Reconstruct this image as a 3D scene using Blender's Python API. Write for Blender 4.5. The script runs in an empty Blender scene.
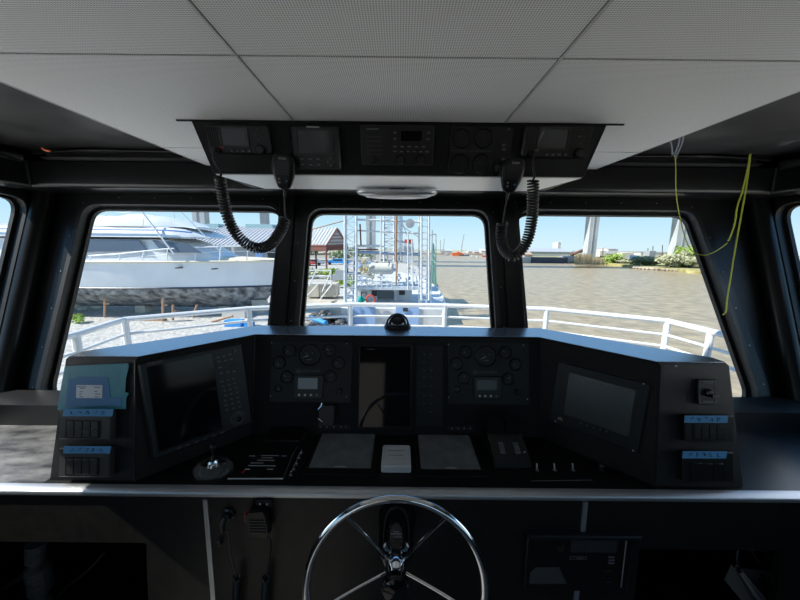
import bpy, math, random
from mathutils import Vector, Matrix
from mathutils.geometry import tessellate_polygon
random.seed(7)
PI = math.pi
C = bpy.context.scene.collection
E = 1.65                      # eye height above the wheelhouse floor; all z below are measured from the eye
F = 323.0
PITCH = math.atan(56/323); ROLL = math.radians(0.57)
_r0 = Vector((1,0,0)); _u0 = Vector((0,math.sin(PITCH),math.cos(PITCH))); _f0 = Vector((0,math.cos(PITCH),-math.sin(PITCH)))
CR = _r0*math.cos(ROLL)+_u0*math.sin(ROLL); CU = _u0*math.cos(ROLL)-_r0*math.sin(ROLL)

def ray(u, v): return CR*((u-400)/F) + CU*((300-v)/F) + _f0
def onplane(u, v, o, n):
    d = ray(u, v); return d*(o.dot(n)/d.dot(n))
def P(u, v, Y):
    d = ray(u, v); return d*(Y/d.y)
def PZ(u, v, z):
    d = ray(u, v); return d*(z/d.z)

# ---------------------------------------------------------------- materials
def srgb(c):
    return tuple((x/12.92 if x <= .04045 else ((x+.055)/1.055)**2.4) for x in c)
def mat(name, col, rough=.5, metal=0, spec=.5, noise=0, nscale=40, bump=0, bscale=200, coat=0, coat_r=.1, var=None):
    m = bpy.data.materials.new(name); m.use_nodes = True
    nt = m.node_tree; b = nt.nodes['Principled BSDF']
    b.inputs['Base Color'].default_value = (*col, 1)
    b.inputs['Roughness'].default_value = rough; b.inputs['Metallic'].default_value = metal
    b.inputs['Specular IOR Level'].default_value = spec
    b.inputs['Coat Weight'].default_value = coat; b.inputs['Coat Roughness'].default_value = coat_r
    if noise or bump:
        tc = nt.nodes.new('ShaderNodeTexCoord')
    if noise:
        n = nt.nodes.new('ShaderNodeTexNoise'); n.inputs['Scale'].default_value = nscale; n.inputs['Detail'].default_value = 4
        nt.links.new(tc.outputs['Object'], n.inputs['Vector'])
        r = nt.nodes.new('ShaderNodeValToRGB')
        c2 = var if var else tuple(min(1, x*(1+noise)) for x in col)
        c1 = tuple(x*(1-noise) for x in col) if not var else col
        r.color_ramp.elements[0].position = .35; r.color_ramp.elements[1].position = .68
        r.color_ramp.elements[0].color = (*c1, 1); r.color_ramp.elements[1].color = (*c2, 1)
        nt.links.new(n.outputs['Fac'], r.inputs['Fac']); nt.links.new(r.outputs['Color'], b.inputs['Base Color'])
    if bump:
        n = nt.nodes.new('ShaderNodeTexNoise'); n.inputs['Scale'].default_value = bscale; n.inputs['Detail'].default_value = 3
        nt.links.new(tc.outputs['Object'], n.inputs['Vector'])
        bp = nt.nodes.new('ShaderNodeBump'); bp.inputs['Strength'].default_value = bump; bp.inputs['Distance'].default_value = .01
        nt.links.new(n.outputs['Fac'], bp.inputs['Height']); nt.links.new(bp.outputs['Normal'], b.inputs['Normal'])
    return m

# ---------------------------------------------------------------- mesh builder
class MB:
    def __init__(s, M=None): s.v = []; s.f = []; s.M = M
    def add(s, vs, fs):
        o = len(s.v)
        for p in vs:
            p = Vector(p); s.v.append(s.M @ p if s.M else p)
        s.f += [[o+i for i in f] for f in fs]
        return s
    def box(s, a, b):
        x0,y0,z0 = [min(p,q) for p,q in zip(a,b)]; x1,y1,z1 = [max(p,q) for p,q in zip(a,b)]
        return s.add([(x0,y0,z0),(x1,y0,z0),(x1,y1,z0),(x0,y1,z0),(x0,y0,z1),(x1,y0,z1),(x1,y1,z1),(x0,y1,z1)],
                     [(0,3,2,1),(4,5,6,7),(0,1,5,4),(1,2,6,5),(2,3,7,6),(3,0,4,7)])
    def hexa(s, b4, t4):      # bottom quad and top quad, both counter-clockwise seen from the top
        return s.add(list(b4)+list(t4), [(0,3,2,1),(4,5,6,7),(0,1,5,4),(1,2,6,5),(2,3,7,6),(3,0,4,7)])
    def prism(s, pts, z0, z1, holes=()):
        loops = [[Vector((x,y,0)) for x,y in pts]] + [[Vector((x,y,0)) for x,y in h] for h in holes]
        flat = [p for l in loops for p in l]; n = len(flat)
        tris = tessellate_polygon(loops)
        fs = []
        for t in tris:
            a,b,c = [flat[i] for i in t]
            if (b-a).cross(c-a).z < 0: t = (t[0],t[2],t[1])
            fs.append((t[0]+n,t[1]+n,t[2]+n)); fs.append((t[0],t[2],t[1]))
        o = 0
        for li,l in enumerate(loops):
            k = len(l); ar = sum(l[i].x*l[(i+1)%k].y-l[(i+1)%k].x*l[i].y for i in range(k))
            flip = (ar < 0) != (li > 0)
            for i in range(k):
                j = (i+1)%k; q = (o+i,o+j,o+j+n,o+i+n)
                fs.append(q[::-1] if flip else q)
            o += k
        return s.add([(p.x,p.y,z0) for p in flat]+[(p.x,p.y,z1) for p in flat], fs)
    def slab(s, cx, cy, w, h, z0, z1, r=.003, ch=.0, seg=4):
        a = rrect(cx,cy,w,h,r,seg)
        if ch <= 0: return s.prism(a, z0, z1)
        b = rrect(cx,cy,w-2*ch,h-2*ch,max(r-ch,.0003),seg); n = len(a)
        vs = [(x,y,z0) for x,y in a]+[(x,y,z1-ch) for x,y in a]+[(x,y,z1) for x,y in b]
        fs = [tuple(range(n))[::-1], tuple(range(2*n,3*n))]
        for L in (0,n):
            for i in range(n):
                j = (i+1)%n; fs.append((L+i,L+j,L+j+n,L+i+n))
        return s.add(vs, fs)
    def lathe(s, prof, c=(0,0,0), seg=24, M=None, sy=1):
        vs = []; fs = []; k = len(prof)
        for i in range(seg):
            a = 2*PI*i/seg
            for r,z in prof:
                p = Vector((r*math.cos(a), r*math.sin(a)*sy, z))
                if M: p = M @ p
                vs.append(p+Vector(c))
        for i in range(seg):
            j = (i+1)%seg
            for t in range(k-1): fs.append((i*k+t, j*k+t, j*k+t+1, i*k+t+1))
        if prof[0][0] > 1e-6: fs.append(tuple(i*k for i in range(seg))[::-1])
        if prof[-1][0] > 1e-6: fs.append(tuple(i*k+k-1 for i in range(seg)))
        return s.add(vs, fs)
    def cyl(s, c, r, z0, z1, seg=20, r2=None):
        return s.lathe([(r,z0),(r if r2 is None else r2,z1)], c, seg)
    def ball(s, c, r, seg=16, sz=1, half=False):
        n = 8; lo = 0 if half else -PI/2
        prof = [(r*math.cos(lo+(PI/2-lo)*i/n) if i < n or True else 0, sz*r*math.sin(lo+(PI/2-lo)*i/n)) for i in range(n+1)]
        prof[-1] = (0, prof[-1][1])
        if not half: prof[0] = (0, prof[0][1])
        return s.lathe(prof, c, seg)
    def tube(s, pts, r, seg=8, caps=True, closed=False):
        pts = [Vector(p) for p in pts]; n = len(pts); rr = r if isinstance(r,(list,tuple)) else [r]*n
        vs = []; fs = []; prev = None; nv = None
        for i in range(n):
            if closed: t = (pts[(i+1)%n]-pts[i-1]).normalized()
            else: t = (pts[min(i+1,n-1)]-pts[max(i-1,0)]).normalized()
            if nv is None:
                nv = t.orthogonal().normalized()
            else:
                nv = (nv - t*nv.dot(t)).normalized()
            b = t.cross(nv)
            for k in range(seg):
                a = 2*PI*k/seg; vs.append(pts[i]+(nv*math.cos(a)+b*math.sin(a))*rr[i])
        for i in range(n if closed else n-1):
            j = (i+1)%n
            for k in range(seg):
                l = (k+1)%seg; fs.append((i*seg+k,i*seg+l,j*seg+l,j*seg+k))
        if caps and not closed:
            fs.append(tuple(range(seg))[::-1]); fs.append(tuple(range((n-1)*seg,n*seg)))
        return s.add(vs, fs)
    def bar(s, p, q, r, seg=6): return s.tube([p,q], r, seg)
    def beam(s, p, q, w, h=None):   # square bar
        return s.tube([p,q], (w if h is None else (w+h)/2)*.7071, 4)
    def loft(s, secs, caps=True):
        k = len(secs[0]); vs = [p for c in secs for p in c]; fs = []
        for i in range(len(secs)-1):
            for t in range(k):
                u = (t+1)%k; fs.append((i*k+t,i*k+u,(i+1)*k+u,(i+1)*k+t))
        if caps: fs.append(tuple(range(k))[::-1]); fs.append(tuple(range((len(secs)-1)*k,len(secs)*k)))
        return s.add(vs, fs)
    def text(s, body, cx, cy, size, z, align='CENTER', shear=0):
        cu = bpy.data.curves.new('t','FONT'); cu.body = body; cu.size = size; cu.align_x = align; cu.align_y = 'CENTER'; cu.shear = shear
        cu.resolution_u = 2
        o = bpy.data.objects.new('t', cu); C.objects.link(o)
        dg = bpy.context.evaluated_depsgraph_get(); me = bpy.data.meshes.new_from_object(o.evaluated_get(dg))
        s.add([(v.co.x+cx, v.co.y+cy, z) for v in me.vertices], [tuple(p.vertices) for p in me.polygons])
        bpy.data.objects.remove(o); bpy.data.meshes.remove(me); bpy.data.curves.remove(cu)
        return s
    def build(s, name, m, parent=None, label=None, cat=None, group=None, kind=None, smooth=35, fix=True):
        vs = s.v
        lo = Vector([min(p[i] for p in vs) for i in range(3)]); hi = Vector([max(p[i] for p in vs) for i in range(3)])
        o0 = (lo+hi)/2
        if parent is None: o0.z = lo.z
        me = bpy.data.meshes.new(name); me.from_pydata([p-o0 for p in vs], [], s.f); me.update()
        if fix:
            import bmesh
            bm = bmesh.new(); bm.from_mesh(me); bmesh.ops.recalc_face_normals(bm, faces=bm.faces); bm.to_mesh(me); bm.free()
        if smooth:
            me.polygons.foreach_set('use_smooth', [True]*len(me.polygons)); me.set_sharp_from_angle(angle=math.radians(smooth))
        me.materials.append(m)
        ob = bpy.data.objects.new(name, me); C.objects.link(ob)
        w = o0+Vector((0,0,E)); ob['_w'] = tuple(w)
        if parent is not None:
            ob.parent = parent; ob.location = w-Vector(parent['_w'])
        else: ob.location = w
        tag(ob, label, cat, group, kind)
        return ob

def tag(o, label=None, cat=None, group=None, kind=None):
    if label: o['label'] = label
    if cat: o['category'] = cat
    if group: o['group'] = group
    if kind: o['kind'] = kind
def thing(name, loc, label, cat, group=None, kind=None):
    o = bpy.data.objects.new(name, None); C.objects.link(o); o.empty_display_size = .1
    w = Vector(loc)+Vector((0,0,E)); o.location = w; o['_w'] = tuple(w)
    tag(o, label, cat, group, kind); return o
def struct(mb, name, m, **k): return mb.build(name, m, kind='structure', **k)

def rrect(cx, cy, w, h, r, seg=4):
    r = min(r, w/2*.999, h/2*.999); out = []
    for qx,qy,a0 in ((1,1,0),(-1,1,90),(-1,-1,180),(1,-1,270)):
        for i in range(seg+1):
            a = math.radians(a0+90*i/seg)
            out.append((cx+qx*(w/2-r)+r*math.cos(a), cy+qy*(h/2-r)+r*math.sin(a)))
    return out
def roundpoly(pts, r, seg=6):
    out = []; n = len(pts)
    rs = r if isinstance(r,(list,tuple)) else [r]*n
    for i in range(n):
        p = Vector(pts[i]).to_2d(); a = Vector(pts[i-1]).to_2d(); b = Vector(pts[(i+1)%n]).to_2d()
        da = (a-p).normalized(); db = (b-p).normalized(); ang = da.angle(db)
        t = rs[i]/math.tan(ang/2); p0 = p+da*t; p1 = p+db*t
        for k in range(seg+1):
            s = k/seg; q = p0*(1-s)**2+p*2*s*(1-s)*.95+p1*s*s
            q = p0*(1-s)**2+p*2*s*(1-s)+p1*s*s
            out.append((q.x,q.y))
    return out
def offset(pts, d):
    n = len(pts); c = []; ar = sum(pts[i][0]*pts[(i+1)%n][1]-pts[(i+1)%n][0]*pts[i][1] for i in range(n))
    sg = 1 if ar > 0 else -1
    for i in range(n):
        a = Vector(pts[i-1]); p = Vector(pts[i]); b = Vector(pts[(i+1)%n])
        t = (b-a)
        if t.length < 1e-9: t = b-p
        t.normalize(); c.append((p.x+t.y*d*sg, p.y-t.x*d*sg))
    return c

class Frame:
    def __init__(s, o, ux, uy):
        s.o = Vector(o); s.ux = Vector(ux).normalized(); uy = Vector(uy); s.n = s.ux.cross(uy).normalized(); s.uy = s.n.cross(s.ux)
        s.M = Matrix(((s.ux.x,s.uy.x,s.n.x,s.o.x),(s.ux.y,s.uy.y,s.n.y,s.o.y),(s.ux.z,s.uy.z,s.n.z,s.o.z),(0,0,0,1)))
    def pix(s, u, v, h=0):
        p = onplane(u, v, s.o+s.n*h, s.n)-s.o; return (p.dot(s.ux), p.dot(s.uy))
    def box(s, u0, v0, u1, v1, h=0):   # pixel box -> centre and size on the surface
        c = s.pix((u0+u1)/2,(v0+v1)/2,h); a = s.pix(u0,(v0+v1)/2,h); b = s.pix(u1,(v0+v1)/2,h); t = s.pix((u0+u1)/2,v0,h); d = s.pix((u0+u1)/2,v1,h)
        return c[0], c[1], math.hypot(b[0]-a[0],b[1]-a[1]), math.hypot(t[0]-d[0],t[1]-d[1])
    def w(s, x, y, z=0): return s.M @ Vector((x,y,z))
# ================================================================= materials
M = {}
M['wall'] = mat('wall_black_laminate', (.0075,.008,.009), .36, spec=.35, bump=.15, bscale=60)
M['wallp'] = mat('black_gel_paint', (.007,.0075,.008), .28, spec=.35)
M['rubber'] = mat('black_rubber', (.008,.008,.009), .45)
M['body'] = mat('black_textured_vinyl', (.0042,.0046,.0054), .40, spec=.2, bump=.35, bscale=450)
M['top'] = mat('console_top_satin', (.44,.50,.60), .27, metal=.85, spec=.8)  # sky sheen on the top is put into the pale blue base
M['panel'] = mat('front_panel_dark_laminate', (.008,.0072,.0065), .45, spec=.3, noise=.25, nscale=25, bump=.1, bscale=90)
M['plate'] = mat('black_plate', (.0045,.005,.0055), .38, spec=.25)
M['plastic'] = mat('black_plastic', (.0045,.0045,.005), .32, spec=.3)
M['plastic2'] = mat('charcoal_plastic', (.016,.016,.0165), .4, spec=.4)
M['bezel'] = mat('dark_grey_bezel', (.006,.008,.011), .38, spec=.35, bump=.1, bscale=500)
M['key'] = mat('key_grey', (.020,.021,.024), .35, spec=.5)
M['mark'] = mat('faded_white_marking', (.45,.45,.45), .6)
M['deckhead'] = mat('dark_grey_deckhead', (.032,.031,.03), .45, noise=.5, nscale=6)
M['markd'] = mat('dim_marking', (.11,.113,.12), .6)
M['markm'] = mat('grey_marking', (.19,.19,.20), .6)
M['screen'] = mat('dark_screen_glass', (.003,.0035,.0045), .08, spec=.22)
M['screeng'] = mat('grey_lcd', (.11,.12,.13), .25, spec=.5)
M['lcd'] = mat('lcd_light', (.22,.24,.26), .3)
M['desk_screen'] = mat('grey_glass_screen', (.13,.14,.145), .3, spec=.5, noise=.25, nscale=18)
M['screend'] = mat('dark_grey_lcd', (.028,.031,.034), .25, spec=.5)
M['carton'] = mat('grey_carton', (.2,.2,.2), .8)
M['cartonl'] = mat('pale_grey_carton', (.5,.5,.5), .7)
M['boxgrey'] = mat('grey_switch_box', (.030,.030,.030), .45, spec=.4)
M['ledge'] = mat('black_ledge', (.010,.011,.013), .35, noise=.5, nscale=14)
M['gloss'] = mat('gloss_black_glass', (.004,.004,.005), .05, spec=.5)
M['chrome'] = mat('polished_stainless', (.75,.76,.78), .08, metal=1)
M['steel'] = mat('brushed_steel', (.55,.56,.58), .28, metal=1)
M['alu'] = mat('anodised_aluminium', (.50,.51,.53), .38, metal=.85)
M['aluw'] = mat('satin_aluminium_underside', (.82,.83,.82), .38, metal=.3)
M['white'] = mat('white_plastic', (.45,.46,.47), .45)
M['lens'] = mat('frosted_lamp_lens', (.75,.75,.73), .3)
M['paper'] = mat('printed_paper', (.55,.57,.62), .7)
M['teal'] = mat('teal_protective_film', (.03,.20,.26), .42, spec=.5, bump=.2, bscale=30)
M['blue2'] = mat('blue_masking_tape_large', (.028,.14,.30), .6)
M['tape'] = mat('blue_masking_tape', (.05,.22,.44), .65, bump=.2, bscale=200)
M['ink'] = mat('black_ink', (.01,.012,.02), .6)
M['yellow'] = mat('yellow_green_wire', (.50,.55,.06), .45)
M['greywire'] = mat('grey_wire', (.25,.28,.32), .5)
M['red'] = mat('red_plastic', (.35,.02,.03), .4)
M['orange'] = mat('orange_paint', (.75,.16,.05), .5)
M['cable'] = mat('black_cable', (.010,.010,.011), .35)
M['dim'] = mat('dark_grey_item', (.05,.05,.05), .6)
M['cloth'] = mat('grey_cloth', (.06,.06,.06), .9, bump=.3)
M['bolt'] = mat('screw_head', (.35,.35,.36), .3, metal=1)
M['floor'] = mat('floor_grey', (.20,.19,.18), .6, noise=.2, nscale=5)
M['room'] = mat('aft_bulkhead_paint', (.045,.043,.04), .6)
# dusty ledge: black laminate with a film of pale dust and scratches
def dusty():
    m = mat('dusty_black_ledge', (.02,.02,.022), .4)
    nt = m.node_tree; b = nt.nodes['Principled BSDF']
    tc = nt.nodes.new('ShaderNodeTexCoord'); mp = nt.nodes.new('ShaderNodeMapping'); mp.inputs['Rotation'].default_value = (0,0,.6); mp.inputs['Scale'].default_value = (6,16,6)
    n = nt.nodes.new('ShaderNodeTexNoise'); n.inputs['Scale'].default_value = 1; n.inputs['Detail'].default_value = 8; n.inputs['Roughness'].default_value = .65
    r = nt.nodes.new('ShaderNodeValToRGB'); r.color_ramp.elements[0].position = .38; r.color_ramp.elements[0].color = (.018,.018,.02,1)
    r.color_ramp.elements[1].position = .72; r.color_ramp.elements[1].color = (.26,.255,.25,1)
    nt.links.new(tc.outputs['Object'], mp.inputs['Vector']); nt.links.new(mp.outputs['Vector'], n.inputs['Vector'])
    nt.links.new(n.outputs['Fac'], r.inputs['Fac']); nt.links.new(r.outputs['Color'], b.inputs['Base Color'])
    return m
M['dust'] = dusty()
def tilemat():
    m = mat('perforated_ceiling_tile', (.6,.6,.6), .55)
    nt = m.node_tree; b = nt.nodes['Principled BSDF']
    tc = nt.nodes.new('ShaderNodeTexCoord')
    sx = nt.nodes.new('ShaderNodeSeparateXYZ'); nt.links.new(tc.outputs['Object'], sx.inputs[0])
    def mth(op, a, v=None):
        n = nt.nodes.new('ShaderNodeMath'); n.operation = op
        nt.links.new(a, n.inputs[0])
        if v is not None:
            if isinstance(v,(int,float)): n.inputs[1].default_value = v
            else: nt.links.new(v, n.inputs[1])
        return n.outputs[0]
    k = 2*PI/.0046
    a = mth('SINE', mth('MULTIPLY', sx.outputs['X'], k)); c = mth('SINE', mth('MULTIPLY', sx.outputs['Y'], k))
    s = mth('ADD', a, c)
    r = nt.nodes.new('ShaderNodeMapRange'); r.inputs['From Min'].default_value = -.4; r.inputs['From Max'].default_value = 1.1
    r.inputs['To Min'].default_value = 1; r.inputs['To Max'].default_value = 0
    nt.links.new(s, r.inputs['Value'])
    mx = nt.nodes.new('ShaderNodeMix'); mx.data_type = 'RGBA'
    nt.links.new(r.outputs[0], mx.inputs['Factor']); mx.inputs[6].default_value = (.38,.38,.37,1); mx.inputs[7].default_value = (.86,.855,.84,1)
    nt.links.new(mx.outputs[2], b.inputs['Base Color'])
    return m
M['tile'] = tilemat()
M['tbar'] = mat('ceiling_t_bar', (.5,.5,.49), .4)
def glassmat():
    m = bpy.data.materials.new('clear_window_glass'); m.use_nodes = True; nt = m.node_tree; nt.nodes.clear()
    o = nt.nodes.new('ShaderNodeOutputMaterial'); mx = nt.nodes.new('ShaderNodeMixShader'); t = nt.nodes.new('ShaderNodeBsdfTransparent'); g = nt.nodes.new('ShaderNodeBsdfGlossy')
    t.inputs[0].default_value = (.95,.97,.97,1); g.inputs['Roughness'].default_value = .02
    fr = nt.nodes.new('ShaderNodeFresnel'); fr.inputs['IOR'].default_value = 1.08
    nt.links.new(fr.outputs[0], mx.inputs[0]); nt.links.new(t.outputs[0], mx.inputs[1]); nt.links.new(g.outputs[0], mx.inputs[2]); nt.links.new(mx.outputs[0], o.inputs[0])
    return m
M['glass'] = glassmat()
def clearplastic():
    m = bpy.data.materials.new('clear_plastic_bag'); m.use_nodes = True; nt = m.node_tree; nt.nodes.clear()
    o = nt.nodes.new('ShaderNodeOutputMaterial'); mx = nt.nodes.new('ShaderNodeMixShader'); t = nt.nodes.new('ShaderNodeBsdfTransparent'); g = nt.nodes.new('ShaderNodeBsdfPrincipled')
    g.inputs['Base Color'].default_value = (.5,.5,.5,1); g.inputs['Roughness'].default_value = .15
    mx.inputs[0].default_value = .12
    nt.links.new(t.outputs[0], mx.inputs[1]); nt.links.new(g.outputs[0], mx.inputs[2]); nt.links.new(mx.outputs[0], o.inputs[0])
    return m
M['clear'] = clearplastic()
# outdoors
M['rail'] = mat('white_rail_paint', (.80,.81,.82), .35)
M['deckp'] = mat('white_deck_paint', (.70,.70,.68), .6)
M['hull'] = mat('yacht_white_gelcoat', (.74,.76,.78), .3, noise=.05, nscale=.8)
M['bottomp'] = mat('weathered_bottom_paint', (.05,.055,.06), .7, noise=.5, nscale=2.2, var=(.42,.43,.44))
M['stripe'] = mat('navy_stripe', (.03,.04,.07), .4)
M['bstripe'] = mat('blue_stripe', (.10,.22,.55), .4)
M['canvas'] = mat('cream_canvas', (.72,.70,.62), .8)
M['decktan'] = mat('tan_deck', (.74,.66,.52), .6)
M['tint'] = mat('tinted_yacht_glass', (.10,.14,.20), .12)
M['gravel'] = mat('pale_gravel', (.30,.29,.27), .9, noise=.4, nscale=7, var=(.66,.64,.60), bump=.6, bscale=10)
M['concrete'] = mat('concrete', (.50,.46,.39), .8, noise=.2, nscale=1)
M['concdark'] = mat('bridge_concrete', (.50,.52,.53), .8, noise=.1, nscale=.2)
M['rock'] = mat('dark_riprap', (.14,.13,.12), .9, noise=.4, nscale=2)
M['grass'] = mat('dry_bank_grass', (.42,.38,.16), .9, noise=.4, nscale=.8)
M['leafg'] = mat('bright_green_leaves', (.30,.42,.08), .8, noise=.4, nscale=1)
M['leafd'] = mat('dull_green_leaves', (.24,.30,.17), .8, noise=.3, nscale=1)
M['leafo'] = mat('olive_grey_leaves', (.44,.44,.27), .8, noise=.3, nscale=1)
M['reed'] = mat('dry_reeds', (.55,.42,.24), .9, noise=.3, nscale=2)
M['trunk'] = mat('bark', (.10,.07,.05), .9)
M['roofm'] = mat('grey_metal_roof', (.48,.48,.50), .5)
M['roofw'] = mat('white_metal_roof', (.66,.66,.68), .5)
M['shedwall'] = mat('grey_shed_wall', (.36,.38,.40), .7)
M['teal2'] = mat('pale_teal_ridge', (.35,.52,.54), .6)
M['rust'] = mat('rust_brown_steel', (.22,.09,.07), .8)
M['rusty'] = mat('rusty_brown', (.40,.24,.15), .8)
M['galv'] = mat('galvanised_steel', (.62,.65,.68), .5, noise=.1, nscale=2)
M['bluegalv'] = mat('blue_grey_steel', (.30,.38,.50), .5)
M['shipw'] = mat('ship_white_paint', (.66,.68,.70), .5, noise=.15, nscale=1.5)
M['paleblue'] = mat('pale_blue_paint_and_shade', (.33,.50,.80), .5)  # blue shade of the stern panels put into the colour; plain paint elsewhere
M['dark'] = mat('dark_opening', (.03,.035,.04), .6)
M['net'] = mat('sea_green_net', (.40,.68,.56), .9)
M['tealn'] = mat('teal_net', (.02,.45,.38), .8)
M['bluet'] = mat('bright_blue_tarp', (.05,.30,.70), .6)
M['yel'] = mat('yellow_paint', (.62,.50,.24), .6)
M['barge'] = mat('dark_navy_barge', (.05,.07,.11), .6)
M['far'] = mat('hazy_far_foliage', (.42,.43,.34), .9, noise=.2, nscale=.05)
M['mud'] = mat('brown_bank', (.45,.38,.30), .9, noise=.3, nscale=.3)
M['redroof'] = mat('red_paint', (.6,.08,.06), .6)
M['housew'] = mat('pale_building_wall', (.62,.58,.54), .8)
M['houset'] = mat('tan_building_wall', (.48,.36,.28), .8)
M['tank'] = mat('cream_tank', (.62,.62,.56), .5, noise=.1, nscale=1)
def water():
    m = mat('muddy_river_water', (.42,.33,.21), .28, spec=.28, noise=.22, nscale=.9)
    nt = m.node_tree; b = nt.nodes['Principled BSDF']
    tc = nt.nodes.new('ShaderNodeTexCoord'); mp = nt.nodes.new('ShaderNodeMapping'); mp.inputs['Scale'].default_value = (.35,1.1,1)
    n = nt.nodes.new('ShaderNodeTexNoise'); n.inputs['Scale'].default_value = 1.0; n.inputs['Detail'].default_value = 6; n.inputs['Roughness'].default_value = .6
    bp = nt.nodes.new('ShaderNodeBump'); bp.inputs['Strength'].default_value = .8; bp.inputs['Distance'].default_value = .5
    nt.links.new(tc.outputs['Object'], mp.inputs['Vector']); nt.links.new(mp.outputs['Vector'], n.inputs['Vector'])
    nt.links.new(n.outputs['Fac'], bp.inputs['Height']); nt.links.new(bp.outputs['Normal'], b.inputs['Normal'])
    return m
M['water'] = water()
# ================================================================= the wheelhouse shell
S20, C20 = math.sin(math.radians(20)), math.cos(math.radians(20))
FW = Frame((0,1.80,.154), (1,0,0), (0,S20,C20))
SL = Frame((-1.95,0,0), (0,1,0), (0,0,1))
SR = Frame((1.95,0,0), (0,-1,0), (0,0,1))
def fy(z): return (z-.154)/C20          # z on the raked wall -> local height
def Yw(z): return 1.80+(z-.154)*S20/C20

def smooth(pts, n=8):
    pts = [Vector(p) for p in pts]; out = []
    for i in range(len(pts)-1):
        a = pts[max(i-1,0)]; b = pts[i]; c = pts[i+1]; d = pts[min(i+2,len(pts)-1)]
        for k in range(n):
            t = k/n; out.append(.5*((2*b)+(c-a)*t+(2*a-5*b+4*c-d)*t*t+(3*b-a-3*c+d)*t**3))
    out.append(pts[-1]); return out
def coil(path, R, r, pitch, seg=9, sides=5):
    ln = [0]
    for i in range(1,len(path)): ln.append(ln[-1]+(path[i]-path[i-1]).length)
    tot = ln[-1]; n = int(tot/pitch*seg); pts = []; nv = None; j = 0
    for k in range(n+1):
        s = tot*k/n
        while j < len(ln)-2 and ln[j+1] < s: j += 1
        t = (s-ln[j])/max(1e-9,ln[j+1]-ln[j]); p = path[j].lerp(path[j+1], t); d = (path[j+1]-path[j]).normalized()
        nv = d.orthogonal().normalized() if nv is None else (nv-d*nv.dot(d)).normalized()
        b = d.cross(nv); a = 2*PI*k/seg; pts.append(p+(nv*math.cos(a)+b*math.sin(a))*R)
    return MB().tube(pts, r, sides)

# ---- front wall with its three raked windows
def quad(fr, px): return [fr.pix(u,v,-.05) for u,v in px]
WIN = [quad(FW, ((97,211.5),(54.5,396),(263,398),(282,213.5))),
       quad(FW, ((314,215.5),(299,400),(494.5,402),(483,217))),
       quad(FW, ((516,216.5),(531.5,402),(746,402),(681.5,218)))]
holes = [offset(roundpoly(q, .070, 6), .016) for q in WIN]
yb, yt = fy(-.82), fy(.43)
wall = MB(FW.M).prism([(-1.97,yb),(1.97,yb),(1.97,yt),(-1.97,yt)], -.05, 0, holes)
struct(wall, 'wall_front', M['wall'])
struct(MB().box((-1.97,1.455,-1.65),(1.97,1.50,-.80)), 'wall_front_lower', M['wall'])

def window(fr, q, hole, idx, screws, lip=.062, parent_label=None):
    out = offset(hole, lip)
    w = MB(fr.M).prism(out, 0, .010, [offset(hole,.010)]).build('window_%d' % idx, M['wallp'], kind='structure')
    MB(fr.M).prism(offset(hole,.018), .0, .018, [offset(hole,-.004)]).build('gasket', M['rubber'], w)
    MB(fr.M).prism(offset(hole,.004), -.05, -.03, [offset(hole,-.014)]).build('outer_frame', M['rubber'], w)
    MB(fr.M).prism(offset(hole,-.002), -.044, -.038).build('pane', M['glass'], w)
    o2 = offset(hole, lip*.62); n = len(o2)
    # screws spread evenly round the flange
    per = [0]
    for i in range(n): per.append(per[-1]+(Vector(o2[(i+1)%n])-Vector(o2[i])).length)
    for k in range(screws):
        s = per[-1]*(k+.5)/screws; i = max(j for j in range(n) if per[j] <= s); t = (s-per[i])/(per[i+1]-per[i])
        p = Vector(o2[i]).lerp(Vector(o2[(i+1)%n]), t)
        MB(fr.M).lathe([(.0035,.010),(.0028,.0125),(0,.013)], (p.x,p.y,0), 8).build('screw', M['bolt'], w)
    return w
for i,(q,h) in enumerate(zip(WIN,holes)): window(FW, q, h, i+1, (22,20,22)[i])

# ---- side walls, leaning forward edge parallel to the front wall
def side(fr, sgn, name, i0):
    # local x runs along +Y for the left wall and -Y for the right wall
    X = lambda y: y*sgn
    outer = [(X(-3.0),-1.65),(X(1.50),-1.65),(X(1.50),-.81),(X(Yw(-.81)),-.80),(X(Yw(.43)),.43),(X(-3.0),.43)]
    Hs = []
    zt, zb = .225, -.70
    e = .055
    Hs.append([(X(Yw(zt)-e-.02),zt),(X(Yw(zb)-e-.02),zb),(X(.50),zb),(X(.50),zt)])
    Hs.append([(X(.28),zt),(X(.28),zb),(X(-1.0),zb),(X(-1.0),zt)])
    Hs.append([(X(-1.22),zt),(X(-1.22),zb),(X(-2.7),zb),(X(-2.7),zt)])
    hs = [roundpoly(h, .075, 6) for h in Hs]
    struct(MB(fr.M).prism(outer, -.05, 0, hs), name, M['wall'])
    for k,h in enumerate(hs): window(fr, None, h, i0+k, 14 if k == 0 else 6, lip=.055)
side(SL, 1, 'wall_left', 4)
side(SR, -1, 'wall_right', 7)

# ---- aft wall with a wide window and a glazed door (behind the camera)
BK = Frame((0,-3.0,0), (-1,0,0), (0,0,1))
hb = [roundpoly([(-1.75,.2),(-1.75,-.75),(-.35,-.75),(-.35,.2)], .08), roundpoly([(1.0,.25),(1.0,-1.55),(1.75,-1.55),(1.75,.25)], .08)]
struct(MB(BK.M).prism([(-1.97,-1.65),(1.97,-1.65),(1.97,.43),(-1.97,.43)], -.05, 0, hb), 'wall_back', M['room'])
window(BK, None, hb[0], 10, 6)
d = MB(BK.M).prism(offset(hb[1],.05), 0, .02, [offset(hb[1],-.03)]).build('door_1', M['room'], kind='structure')
MB(BK.M).prism(offset(hb[1],-.02), -.034, -.028).build('pane', M['glass'], d)
MB(BK.M).tube([(1.05,-.75,.02),(1.05,-.75,.06),(1.17,-.75,.06)], .01).build('door_handle', M['steel'], d)

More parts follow.
